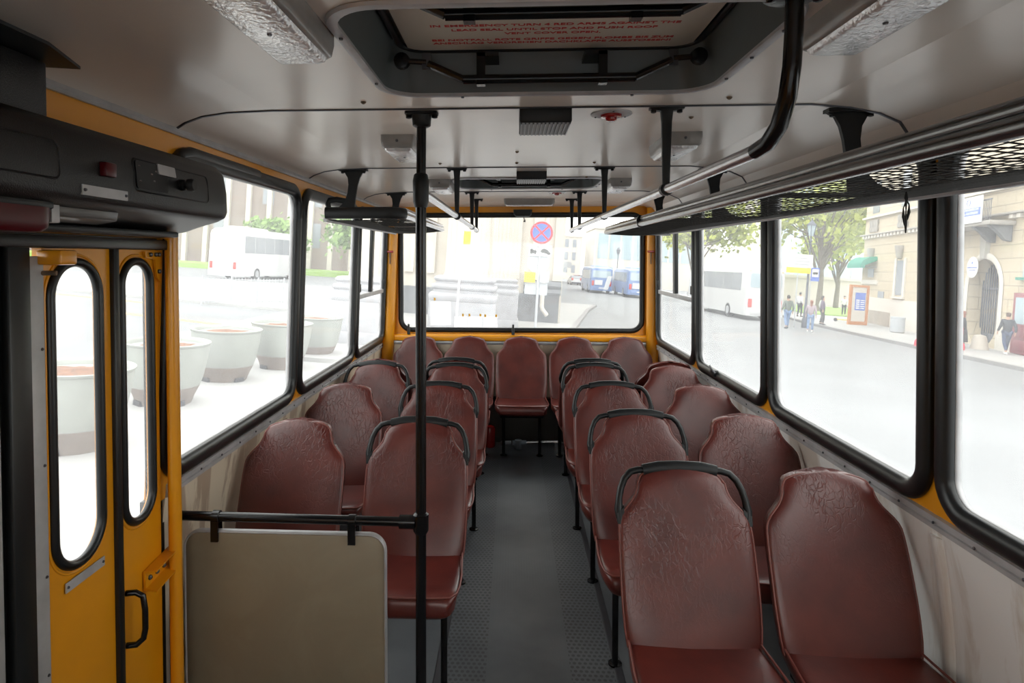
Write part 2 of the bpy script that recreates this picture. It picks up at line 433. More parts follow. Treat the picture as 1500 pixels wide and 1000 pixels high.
# ceiling: curved sides, flat middle with two hatch openings
ZC = 2.155
CL = [(-1.142, 2.092), (-1.10, 2.118), (-1.04, 2.138), (-0.95, 2.150), (-0.80, ZC)]
CR = [(0.95, ZC), (1.07, 2.143), (1.16, 2.124), (1.225, 2.095), (1.255, 2.05), (1.258, 1.985)]
HX0, HX1 = -0.365, 0.56
HATCH = [(1.225, 1.885), (3.93, 4.52)]
mb = MB()
for prof in (CL, CR):
    mb.rings([[(x, y, z) for x, z in prof] + [(x, y, z + 0.03) for x, z in prof[::-1]] for y in (Y0, YR)])
fnc = lambda a, b, n: (a, b, ZC + n)
mb.box(-0.80, 0.95, Y0, 1.0, ZC, ZC + 0.03)
plate_hole(mb, fnc, (-0.80, 0.95, 1.0, 2.2), (HX0, HX1, *HATCH[0]), 0.10, 0.03, 8)
mb.box(-0.80, 0.95, 2.2, 3.6, ZC, ZC + 0.03)
plate_hole(mb, fnc, (-0.80, 0.95, 3.6, 4.9), (HX0, HX1, *HATCH[1]), 0.10, 0.03, 8)
mb.box(-0.80, 0.95, 4.9, YR, ZC, ZC + 0.03)
props(mb.build('ceiling', 'ceiling', None, 30), kind='structure')
tn = 5
for y in SEAMS + (0.65, -0.8):
    mb = MB(); P = [(x, y, z - 0.001) for x, z in CL + CR]
    mb.tube(P, [(0.004, 0.007)] * len(P), 8, up=(0, 0, 1))
    props(mb.build('trim_%d' % tn, 'steel', None), kind='structure'); tn += 1
# rivets of the ceiling
for x, y in ((-0.47, 1.98), (0.66, 1.98), (-0.30, 2.25), (0.02, 2.95), (0.02, 3.3), (-0.38, 3.3), (0.42, 3.3), (-0.33, 3.55), (0.62, 2.25), (0.45, 3.9)):
    mb = MB(); mb.lathe([(0.009, 0), (0.008, -0.003), (0.003, -0.007)], (x, y, ZC - 0.0005), 'z', 12)
    props(mb.build('trim_%d' % tn, 'rust', None), kind='structure'); tn += 1

# floor with aisle edge strips
mb = MB(); mb.box(-1.30, 1.40, Y0, YR + 0.1, -0.05, 0.0); props(mb.build('floor', 'floor', None), kind='structure')
for x in (-0.295, 0.43):
    mb = MB(); mb.rings([[(x + a, y, b) for a, b in ((-0.016, 0.0), (-0.012, 0.005), (0.012, 0.005), (0.016, 0.0), (0, -0.004))] for y in (0.2, 5.3)])
    props(mb.build('trim_%d' % tn, 'steel', None), kind='structure'); tn += 1
mb = MB(); mb.rings([[(-1.23 + a, y, b) for a, b in ((-0.01, 0.0), (0.03, 0.0), (0.03, 0.02), (0.0, 0.07), (-0.01, 0.07))] for y in (2.1, 5.6)])
props(mb.build('trim_%d' % tn, 'yellow', None), kind='structure'); tn += 1

# rear wall with its window
mb = MB(); mb.rings([[(x, 5.64, ZC + 0.002), (x, 5.70, 2.135), (x, 5.752, 2.118), (x, 5.752, ZC + 0.01)] for x in (-1.13, 1.25)]); props(mb.build('trim_%d' % tn, 'ceiling', None), kind='structure'); tn += 1
fr = lambda a, b, n: (a, YR + n, b)
RX0, RX1, RZ0, RZ1 = -1.045, 1.185, 0.975, 2.062
mb = MB(); plate_hole(mb, fr, (-1.175, 1.275, 0.80, 2.20), (RX0 + 0.005, RX1 - 0.005, RZ0 + 0.005, RZ1 - 0.005), 0.12, 0.04, 8)
props(mb.build('wall_rear', 'yellow', None), kind='structure')
mb = MB(); mb.box(-1.26, 1.36, 5.70, 5.79, 0.0, 0.90); props(mb.build('wall_rear', 'wall_beige', None), kind='structure')
w = empty('window_20', (0, 0, 0), kind='structure')
P = [fr(a, b, 0.0) for a, b in rrect(RX0 + 0.02, RX1 - 0.02, RZ0 + 0.02, RZ1 - 0.02, 0.10, 8)]
mb = MB(); mb.tube(P, [(0.020, 0.024)] * len(P), 12, closed=True, up=(0, 1, 0)); mb.build('gasket', 'rubber', w, 60)
mb = MB(); mb.prism(rrect(RX0 + 0.02, RX1 - 0.02, RZ0 + 0.02, RZ1 - 0.02, 0.09, 6), lambda p: fr(p[0], p[1], 0.015), lambda p: fr(p[0], p[1], 0.020)); mb.build('glass_pane', 'glass', w)
mb = MB(); mb.rings([[(x, y, z) for y, z in ((5.75, 0.962), (5.70, 0.960), (5.685, 0.945), (5.685, 0.905), (5.70, 0.90), (5.75, 0.90))] for x in (-1.17, 1.27)])
props(mb.build('trim_%d' % tn, 'yellow', None, bevel=0.004), kind='structure'); tn += 1
mb = MB(); mb.rings([[(x, y, z) for y, z in ((5.70, 0.898), (5.69, 0.896), (5.685, 0.886), (5.69, 0.872), (5.70, 0.868))] for x in (-1.17, 1.27)])
props(mb.build('trim_%d' % tn, 'alu_mat', None), kind='structure'); tn += 1
# yellow corner posts
for side, x in ((-1, -1.135), (1, 1.245)):
    mb = MB(); R = []
    for z in (0.0, 1.0, 2.1):
        xx = x + (0.04 * (z - 0.88) if side < 0 else 0)
        R.append([(xx + 0.055 * math.cos(a), 5.69 + 0.06 * math.sin(a), z) for a in [2 * PI * k / 20 for k in range(20)]])
    mb.rings(R); props(mb.build('trim_%d' % tn, 'yellow', None), kind='structure'); tn += 1
# front of the bus (behind the camera): bulkhead with windscreen opening
ff = lambda a, b, n: (a, Y0 - n, b)
mb = MB(); plate_hole(mb, ff, (-1.3, 1.4, 0, 2.2), (-1.0, 1.1, 0.85, 1.95), 0.12, 0.04, 8); props(mb.build('wall_front', 'yellow', None), kind='structure')
w = empty('window_21', (0, 0, 0), kind='structure')
mb = MB(); mb.prism(rrect(-1.0, 1.1, 0.85, 1.95, 0.12, 6), lambda p: ff(p[0], p[1], 0.01), lambda p: ff(p[0], p[1], 0.015)); mb.build('glass_pane', 'glass', w)

# ------------------------------------------------------------------ folding door on the left
def leaf(name, y0, y1, wy0, wy1):
    d = empty(name, (0, 0, 0), kind='structure')
    X = -1.165
    f = lambda y, z, n: (X - n, y, z)
    mb = MB(); plate_hole(mb, f, (y0, y1, 0.03, 1.69), (wy0, wy1, 0.835, 1.665), (wy1 - wy0) / 2 - 0.002, 0.025, 12)
    mb.build('door_panel', 'yellow', d, 40)
    r = (wy1 - wy0) / 2 - 0.013
    P = [f(a, b, 0.0) for a, b in rrect(wy0 + 0.011, wy1 - 0.011, 0.846, 1.654, r, 12)]
    mb = MB(); mb.tube(P, [(0.013, 0.013)] * len(P), 10, closed=True, up=(1, 0, 0)); mb.build('gasket', 'rubber', d, 60)
    P = [f(a, b, 0.0) for a, b in rrect(wy0 - 0.008, wy1 + 0.008, 0.827, 1.673, r + 0.016, 12)]
    mb = MB(); mb.tube(P, 0.004, 8, closed=True, up=(1, 0, 0)); mb.build('pressed_rim', 'yellow', d, 60)
    mb = MB(); mb.prism(rrect(wy0 + 0.01, wy1 - 0.01, 0.845, 1.655, r, 10), lambda p: f(p[0], p[1], 0.012), lambda p: f(p[0], p[1], 0.016)); mb.build('glass_pane', 'glass', d)
    return d
d1 = leaf('door_1', 1.505, 1.768, 1.518, 1.728)
mb = MB(); mb.box(-1.172, -1.160, 1.452, 1.505, 0.03, 1.67); o = mb.build('edge_strip', 'alu_mat', d1, bevel=0.002)
for z in (0.62, 0.87, 1.15, 1.44):
    mb = MB(); mb.lathe([(0.004, 0), (0.003, 0.003)], (-1.160, 1.495, z), 'x', 10); mb.build('rivet', 'steel', d1)
mb = MB(); mb.box(-1.161, -1.158, 1.56, 1.715, 0.792, 0.818); pl = mb.build('label_plate', 'alu_mat', d1)
for yy in (1.567, 1.708):
    mb = MB(); mb.lathe([(0.004, 0), (0.003, 0.003)], (-1.158, yy, 0.805), 'x', 10); mb.build('rivet', 'steel', pl)
mb = MB(); mb.box(-1.165, -1.10, 1.485, 1.545, 1.648, 1.685); mb.build('hinge_block', 'yellow', d1, bevel=0.006)
for yy in (1.56, 1.59):
    for zz in (1.655, 1.677):
        mb = MB(); mb.lathe([(0.006, 0), (0.006, 0.006), (0.003, 0.008)], (-1.155, yy, zz), 'x', 12); mb.build('bolt', 'steel', d1)
mb = MB(); mb.tube([(-1.165, 1.50, 1.628), (-1.13, 1.51, 1.628)], 0.006, 8); mb.build('pivot_pin', 'rust', d1)
d2 = leaf('door_2', 1.795, 2.014, 1.808, 1.982)
mb = MB(); mb.add([(-1.162, 1.93, 1.685), (-1.162, 2.013, 1.685), (-1.162, 2.013, 1.585), (-1.162, 1.995, 1.60), (-1.162, 1.985, 1.66), (-1.162, 1.93, 1.665),
    (-1.154, 1.93, 1.685), (-1.154, 2.013, 1.685), (-1.154, 2.013, 1.585), (-1.154, 1.995, 1.60), (-1.154, 1.985, 1.66), (-1.154, 1.93, 1.665)],
    [(0, 1, 2, 3, 4, 5), (11, 10, 9, 8, 7, 6)] + [(i, i + 6, (i + 1) % 6 + 6, (i + 1) % 6) for i in range(6)]); mb.build('hinge_plate', 'yellow', d2)
for yy, zz in ((1.955, 1.675), (1.985, 1.675), (2.003, 1.675), (2.003, 1.62)):
    mb = MB(); mb.lathe([(0.007, 0), (0.007, 0.006), (0.003, 0.009)], (-1.154, yy, zz), 'x', 12); mb.build('bolt', 'steel', d2)
mb = MB(); mb.tube([(-1.162, 1.815, 0.655), (-1.135, 1.822, 0.655), (-1.118, 1.83, 0.64), (-1.112, 1.83, 0.60), (-1.112, 1.83, 0.54), (-1.118, 1.83, 0.51), (-1.135, 1.822, 0.495), (-1.162, 1.815, 0.495)], 0.009, 10, up=(0, 1, 0)); mb.build('grab_handle', 'black_gloss', d2, 60)
mb = MB()
mb.rings([[(-1.162, y, z - 0.03), (-1.118, y, z - 0.034), (-1.118, y, z - 0.030), (-1.154, y, z - 0.024), (-1.154, y, z + 0.024), (-1.118, y, z + 0.030), (-1.118, y, z + 0.034), (-1.162, y, z + 0.03)] for y, z in ((1.905, 0.645), (2.055, 0.66))])
ar = mb.build('hinge_arm', 'yellow', d2)
for yy in (1.925, 1.965, 2.005):
    mb = MB(); mb.lathe([(0.008, 0), (0.008, 0.006), (0.004, 0.009)], (-1.154, yy, 0.648), 'x', 6); mb.build('bolt', 'steel', ar)
d3 = empty('door_3', (0, 0, 0), kind='structure')
mb = MB(); mb.box(-1.175, -1.150, 1.385, 1.452, 0.03, 1.70); mb.build('rubber_edge', 'rubber', d3, bevel=0.006)
mb = MB(); mb.box(-1.18, -1.160, 1.10, 1.365, 0.03, 1.69); mb.build('door_panel', 'alu_mat', d3, bevel=0.004)
mb = MB(); mb.box(-1.19, -1.175, 1.36, 1.39, 0.03, 1.70); mb.build('rubber_edge', 'rubber', d3)
mb = MB(); mb.box(-1.18, -1.16, 0.62, 1.09, 0.03, 1.69); mb.build('door_panel', 'yellow', d3, bevel=0.004)
mb = MB(); mb.rings([[(-1.178, y, z), (-1.150, y, z)] + [(-1.150, y2, z), (-1.178, y2, z)] for y, y2, z in ((1.768, 1.795, 0.02), (1.768, 1.795, 1.70))]); mb.build('rubber_edge', 'rubber', d2, bevel=0.006)
# door post and head beam
mb = MB(); mb.box(-1.205, -1.185, 1.995, 2.03, 0.0, 1.93); mb.box(-1.225, -1.20, 1.995, 2.095, 0.0, 0.86); props(mb.build('trim_%d' % tn, 'rubber', None), kind='structure'); tn += 1
mb = MB(); mb.tube([(-1.128, 2.035, 0.0), (-1.128, 2.035, 1.735)], 0.021, 16, up=(1, 0, 0)); props(mb.build('door_4', 'yellow', None), kind='structure')
mb = MB(); mb.box(-1.205, -1.13, 0.6, 2.045, 1.690, 1.722); props(mb.build('trim_%d' % tn, 'rubber', None, bevel=0.005), kind='structure'); tn += 1
mb = MB(); mb.box(-1.17, -1.12, 0.6, 2.06, 1.727, 1.74); props(mb.build('trim_%d' % tn, 'yellow', None, bevel=0.004), kind='structure'); tn += 1
mb = MB(); mb.box(-1.205, -1.165, 0.6, 2.04, 1.715, 1.92); props(mb.build('trim_%d' % tn, 'rubber', None), kind='structure'); tn += 1

# black vinyl cover over the door gear
cov = empty('door_gear_cover', (-1.1, 1.3, 1.73), label='long black vinyl cover over the yellow folding door, carrying a knob, switch and plates', cat='door cover')
def rel(o_, c=None): return o_
def sub(name, mb, m, par, **k):
    """mesh written in world coordinates, parented to a located empty"""
    L = par
    off = Vector((0, 0, 0))
    while L is not None:
        off += L.location; L = L.parent
    mb.v = [tuple(Vector(v) - off) for v in mb.v]
    return mb.build(name, m, par, **k)
sec = [(-1.125, 1.742), (-1.125, 1.965), (-1.03, 1.972), (-0.985, 1.965), (-0.962, 1.940), (-0.952, 1.88), (-0.950, 1.812), (-0.958, 1.793), (-0.98, 1.782), (-1.05, 1.762), (-1.09, 1.748)]
mb = MB(); R = []
cx, cz = -1.06, 1.87
for y, s_ in ((0.45, 1), (2.03, 1), (2.058, 0.985), (2.076, 0.94), (2.084, 0.86)):
    R.append([(cx + (x - cx) * s_ if x > -1.12 else x, y, cz + (z - cz) * s_) for x, z in sec])
mb.rings(R); sub('cover_shell', mb, 'vinyl', cov, smooth=50)
# raised borders on the face
XF = lambda z: -0.950 - 0.002 - (max(0, z - 1.88)) * 0.17
def face_ring(y0, y1, z0, z1, r, rad, m, name, dx=0.0):
    P = [(XF(z) + dx, y, z) for y, z in rrect(y0, y1, z0, z1, r, 5)]
    mb = MB(); mb.tube(P, rad, 6, closed=True, up=(1, 0, 0)); return sub(name, mb, m, cov)
face_ring(0.95, 1.285, 1.832, 1.912, 0.015, 0.003, 'black_plastic', 'access_panel')
face_ring(1.548, 1.935, 1.836, 1.918, 0.014, 0.003, 'black_plastic', 'control_panel_rim')
mb = MB(); mb.prism(rrect(1.555, 1.70, 1.842, 1.914, 0.01), lambda p: (XF(p[1]) + 0.001, *p), lambda p: (XF(p[1]) + 0.004, *p)); sub('control_panel', mb, 'black_plastic', cov)
mb = MB(); mb.lathe([(0.016, 0), (0.016, 0.01), (0.011, 0.014), (0.011, 0.02), (0.018, 0.022), (0.019, 0.034), (0.015, 0.04)], (-0.952, 1.775, 1.874), 'x', 20); sub('knob', mb, 'black_plastic', cov)
mb = MB(); mb.prism(rrect(1.655, 1.742, 1.890, 1.918, 0.003, 2), lambda p: (XF(p[1]) + 0.002, *p), lambda p: (XF(p[1]) + 0.006, *p)); sp = sub('rating_plate', mb, 'alu_mat', cov)
mb = MB(); mb.box(-0.953, -0.948, 1.35, 1.515, 1.806, 1.829); pl = sub('number_plate', mb, 'alu_mat', cov)
for yy in (1.358, 1.507):
    mb = MB(); mb.lathe([(0.004, 0), (0.003, 0.004)], (-0.948, yy, 1.8175), 'x', 10); sub('rivet', mb, 'steel', pl)
mb = MB(); mb.box(-0.955, -0.935, 1.415, 1.455, 1.855, 1.888); sub('red_rocker_switch', mb, 'darkred', cov, bevel=0.004)['label'] = 'dark red rocker switch'
for yy, zz in ((1.57, 1.90), (1.57, 1.862), (1.622, 1.885), (1.632, 1.868), (1.645, 1.895)):
    mb = MB(); mb.lathe([(0.003, 0), (0.002, 0.003)], (XF(zz) + 0.003, yy, zz), 'x', 8); sub('screw', mb, 'alu', cov)
mb = MB(); mb.box(-1.125, -1.055, 0.5, 1.95, 1.728, 1.746); sub('lower_lip', mb, 'black_plastic', cov, bevel=0.006)
# lamps below the cover
lp = empty('door_lamp', (-1.0, 1.2, 1.75), label='dark red lamp with glossy lens hanging under the black door cover', cat='lamp')
mb = MB(); R = []
for z, s_ in ((1.772, 1.0), (1.748, 1.0), (1.730, 0.97), (1.720, 0.86)):
    R.append([(-1.015 + 0.045 * s_ * a, 1.165 + 0.125 * s_ * b, z) for a, b in rrect(-1, 1, -1, 1, 0.25, 4)])
mb.rings(R); sub('lamp_lens', mb, 'darkred', lp)
mb = MB(); mb.box(-1.06, -0.975, 1.04, 1.30, 1.770, 1.790); sub('lamp_base', mb, 'black_plastic', lp, bevel=0.004)
lp = empty('step_lamp', (-1.03, 1.5, 1.76), label='small grey oblong step lamp under the black door cover beside the dark red lamp', cat='lamp')
mb = MB(); mb.rings([[(-1.06, y, 1.775), (-0.99, y, 1.782), (-0.995, y, 1.757), (-1.05, y, 1.748)] for y in (1.33, 1.545)]); sub('lamp_lens', mb, 'steplamp', lp, bevel=0.004)
mb = MB(); mb.box(-1.065, -0.985, 1.305, 1.33, 1.742, 1.785); sub('lamp_end', mb, 'alu_mat', lp, bevel=0.003)
# vinyl duct above the cover
du = empty('cable_duct', (-1.1, 1.25, 1.95), label='black vinyl cable duct rising from the door cover to the ceiling', cat='duct')
mb = MB(); mb.rings([[(-1.13, y, z), (-1.04, y, z), (-1.035, y2, z), (-1.13, y2, z)] for y, y2, z in ((0.7, 1.365, 1.976), (0.7, 1.365, 2.10))]); sub('duct_body', mb, 'vinyl', du, bevel=0.006)
mb = MB(); mb.rings([[(x, y, z) for x, y in ((-1.09, 0.7), (-0.95, 0.7), (-0.95, 1.26), (-1.0, 1.425), (-1.09, 1.40))] for z in (2.102, 2.109)]); sub('duct_flange', mb, 'black_plastic', du)

# ------------------------------------------------------------------ seats
def lerp_tab(tab, t):
    for (a, va), (b, vb) in zip(tab[:-1], tab[1:]):
        if t <= b:
            k = (t - a) / (b - a) if b > a else 0
            k = max(0, min(1, k)); return va + (vb - va) * k
    return tab[-1][1]
WT = [(0.0, 0.206), (0.06, 0.213), (0.25, 0.219), (0.55, 0.219), (0.67, 0.216), (0.705, 0.210), (0.735, 0.199), (0.77, 0.181), (0.81, 0.162), (0.85, 0.151), (0.90, 0.146), (0.94, 0.141), (0.965, 0.130), (0.985, 0.106), (0.995, 0.078), (1.0, 0.03)]
def back_pt(u, t, front=True):
    """u -1..1 across, t 0..1 up"""
    w_ = lerp_tab(WT, t)
    z = 0.425 + 0.52 * t
    z -= 0.012 * (abs(u) ** 2.5) * (1 if t > 0.9 else 0)
    yc = 0.005 + 0.20 * t ** 1.15
    edge = max(0.0, 1 - abs(u) ** 6) ** 0.5
    th = 0.032 * edge * min(1, ((1 - t) / 0.06 + 0.12)) ** 0.5
    hol = 0.016 * (1 - u * u) * math.sin(PI * min(1, t * 1.1))       # slight hollow for the back
    if front: y = yc - 0.022 - th * 0.55 + hol
    else: y = yc + 0.012 + th * 0.25 + hol
    return (u * w_, y, z)
def make_seat(handle):
    r = empty('passenger_chair', (0, 0, 0))
    mb = MB(); R = []
    us = [-1, -0.985, -0.95, -0.88, -0.75, -0.55, -0.28, 0, 0.28, 0.55, 0.75, 0.88, 0.95, 0.985, 1]
    ts = [0, 0.03, 0.1, 0.2, 0.3, 0.4, 0.5, 0.58, 0.64, 0.68, 0.71, 0.74, 0.77, 0.80, 0.83, 0.86, 0.90, 0.93, 0.95, 0.965, 0.978, 0.988, 0.995, 1.0]
    for t in ts:
        R.append([back_pt(u, t) for u in us] + [back_pt(u, t, False) for u in us[::-1]])
    mb.rings(R); bk = mb.build('backrest', 'leather', r, 75)
    P = []
    for t in ts: x, y, z = back_pt(-1, t); P.append((x, y + 0.002, z))
    for t in ts[::-1]: x, y, z = back_pt(1, t); P.append((x, y + 0.002, z))
    mb = MB(); mb.tube(P, 0.0045, 8, up=(0, 1, 0.2)); mb.build('piping', 'piping', bk, 70)
    # cushion
    mb = MB(); R = []
    prof = [(0.045, 0.444, 0.385, 0.196), (0.0, 0.446, 0.375, 0.205), (-0.10, 0.444, 0.372, 0.215), (-0.20, 0.446, 0.370, 0.220), (-0.30, 0.455, 0.367, 0.221), (-0.36, 0.462, 0.366, 0.218), (-0.395, 0.461, 0.368, 0.210), (-0.417, 0.450, 0.374, 0.198), (-0.427, 0.432, 0.385, 0.186), (-0.430, 0.415, 0.395, 0.18)]
    for y, zt, zb, w_ in prof:
        y = y * 0.90; ring = []
        h = zt - zb
        for k in range(28):
            a = 2 * PI * k / 28; c, s_ = math.cos(a), math.sin(a)
            e = 0.32
            xx = math.copysign(abs(c) ** e, c) * w_; zz = math.copysign(abs(s_) ** e, s_)
            z = (zt + zb) / 2 + zz * h / 2
            if zz > 0: z -= 0.010 * (1 - (xx / w_) ** 2) * (1 if y > -0.36 else 0)
            else: xx *= 0.93
            ring.append((xx, y, z))
        R.append(ring)
    mb.rings(R); cu = mb.build('cushion', 'leather', r, 75)
    P = [(-0.205, 0.0, 0.446), (-0.218, -0.2, 0.444), (-0.219, -0.32, 0.452), (-0.212, -0.38, 0.454), (-0.19, -0.412, 0.452), (-0.10, -0.420, 0.451), (0.10, -0.420, 0.451), (0.19, -0.412, 0.452), (0.212, -0.38, 0.454), (0.219, -0.32, 0.452), (0.218, -0.2, 0.444), (0.205, 0.0, 0.446)]
    mb = MB(); mb.tube(P, 0.004, 8, up=(0, 0, 1)); mb.v = [(a, b * 0.90, c) for a, b, c in mb.v]; mb.build('piping', 'piping', cu, 70)
    # frame and legs
    mb = MB(); mb.box(-0.175, 0.175, -0.30, 0.02, 0.338, 0.376)
    mb.build('seat_frame', 'black_gloss', r, bevel=0.003)
    for x in (-0.15, 0.15):
        mb = MB(); mb.lathe([(0.028, 0.0), (0.028, 0.006), (0.013, 0.008), (0.013, 0.34)], (x, -0.20, 0), 'z', 12)
        mb.build('leg', 'black_gloss', r)
    if handle:
        # shoulder to shoulder hoop, thick in the middle
        pts = [(-0.212, 0.69), (-0.216, 0.74), (-0.212, 0.80), (-0.204, 0.86), (-0.190, 0.915), (-0.168, 0.955), (-0.140, 0.968), (-0.112, 0.968)]
        top = [(-0.125, 0.988), (-0.07, 1.003), (0.0, 1.008), (0.07, 1.003), (0.125, 0.988)]
        def hp(x, t): return (x, 0.005 + 0.20 * t ** 1.15 - 0.012, 0.425 + 0.52 * t)
        mb = MB(); mb.tube([hp(x, t) for x, t in pts] , [(0.014, 0.014)] * 2 + [(0.0135, 0.0115)] * 6, 12, up=(0, 1, 0))
        mb.tube([hp(-x, t) for x, t in pts], [(0.014, 0.014)] * 2 + [(0.0135, 0.0115)] * 6, 12, up=(0, 1, 0))
        for s_ in (-1, 1):
            mb.rings([[hp(s_ * x, t)[0:1] + (hp(s_ * x, t)[1] + d, hp(s_ * x, t)[2]) for x, t in ((0.200, 0.665), (0.222, 0.665), (0.224, 0.72), (0.198, 0.76))] for d in (-0.014, 0.014)])
        mb.tube([hp(x, t - 0.028) for x, t in top], [(0.017, 0.024)] + [(0.020, 0.027)] * 3 + [(0.017, 0.024)], 14, up=(0, 1, 0))
        mb.build('grab_handle', 'black_plastic', r, 50)
    return r
protoH = make_seat(True); protoN = make_seat(False)
used = set()
def place_seat(x, y, rz, handle, label, group, dz=0.0):
    p = protoH if handle else protoN
    if handle in used: s_ = copy_tree(p)
    else: s_ = p; used.add(handle)
    s_.location = (x, y, dz); s_.rotation_euler = (0, 0, rz)
    props(s_, label, 'seat', group)
G = 'maroon bus seats'
RA = [2.015, 2.765, 3.425, 4.055]
ordn = ['nearest the camera', 'second row from the camera', 'third row from the camera', 'fourth row from the camera']
RXA = (0.577, 0.571, 0.563, 0.548)
for i, y in enumerate(RA):
    place_seat(RXA[i], y, 0, True, 'maroon seat with black handle right of the aisle, ' + ordn[i], G)
    place_seat(1.055, y - 0.02, 0, False, 'maroon seat without handle beside the right windows, ' + ordn[i], G)
LA = [2.58, 3.375, 4.01]
for i, y in enumerate(LA):
    place_seat((-0.412, -0.415, -0.385)[i], y, 0, True, 'maroon seat with black handle left of the aisle, ' + ordn[i], G)
    place_seat((-0.945, -0.945, -0.915)[i], y - 0.02 + (0.06 if i == 2 else 0), 0, i == 2, 'maroon seat %s beside the left windows, ' % ('with black handle' if i == 2 else 'without handle') + ordn[i], G)
for x, s_, pos in ((-0.395, True, 'left of the aisle'), (0.555, True, 'right of the aisle'), (-0.945, False, 'beside the left windows'), (1.085, False, 'beside the right windows')):
    place_seat(x, 4.60, PI, s_, 'maroon seat facing the rear bench, backed against the row before, ' + pos, G)
for x, nm in ((-0.835, 'leftmost, in the left corner'), (-0.383, 'second from left'), (0.076, 'middle one at aisle end'), (0.54, 'second from right'), (0.99, 'rightmost, in the right corner')):
    place_seat(x, 5.42, 0, False, 'maroon rear row seat under the back window, ' + nm, 'rear bench seats', 0.012)

# dark space below the rear bench
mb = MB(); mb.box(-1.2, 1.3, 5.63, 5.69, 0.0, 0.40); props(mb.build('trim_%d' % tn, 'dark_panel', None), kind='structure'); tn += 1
jk = empty('jack_rod', (0.1, 5.42, 0.0), label='grey jointed metal rod lying under the middle rear bench seat', cat='rod')
mb = MB(); mb.tube([(-0.10, 5.42, 0.055), (-0.01, 5.42, 0.058)], 0.018, 12); mb.tube([(0.0, 5.42, 0.058), (0.12, 5.42, 0.062)], 0.021, 12); mb.lathe([(0.03, -0.045), (0.032, 0.0), (0.03, 0.03)], (0.05, 5.42, 0.055), 'z', 14); sub('coupling', mb, 'greytube', jk)
mb = MB(); mb.tube([(0.10, 5.42, 0.062), (0.40, 5.40, 0.08)], 0.011, 10); mb.box(0.36, 0.44, 5.38, 5.44, 0.0, 0.075); sub('rod', mb, 'alu', jk)
rc = empty('red_can', (-0.26, 5.5, 0), label='red and orange can half hidden under the rear bench left of the aisle', cat='can')
mb = MB(); mb.lathe([(0.045, 0.0), (0.05, 0.01), (0.05, 0.16), (0.04, 0.18), (0.015, 0.19)], (-0.20, 5.50, 0), 'z', 20); sub('can_body', mb, 'red_plastic', rc)

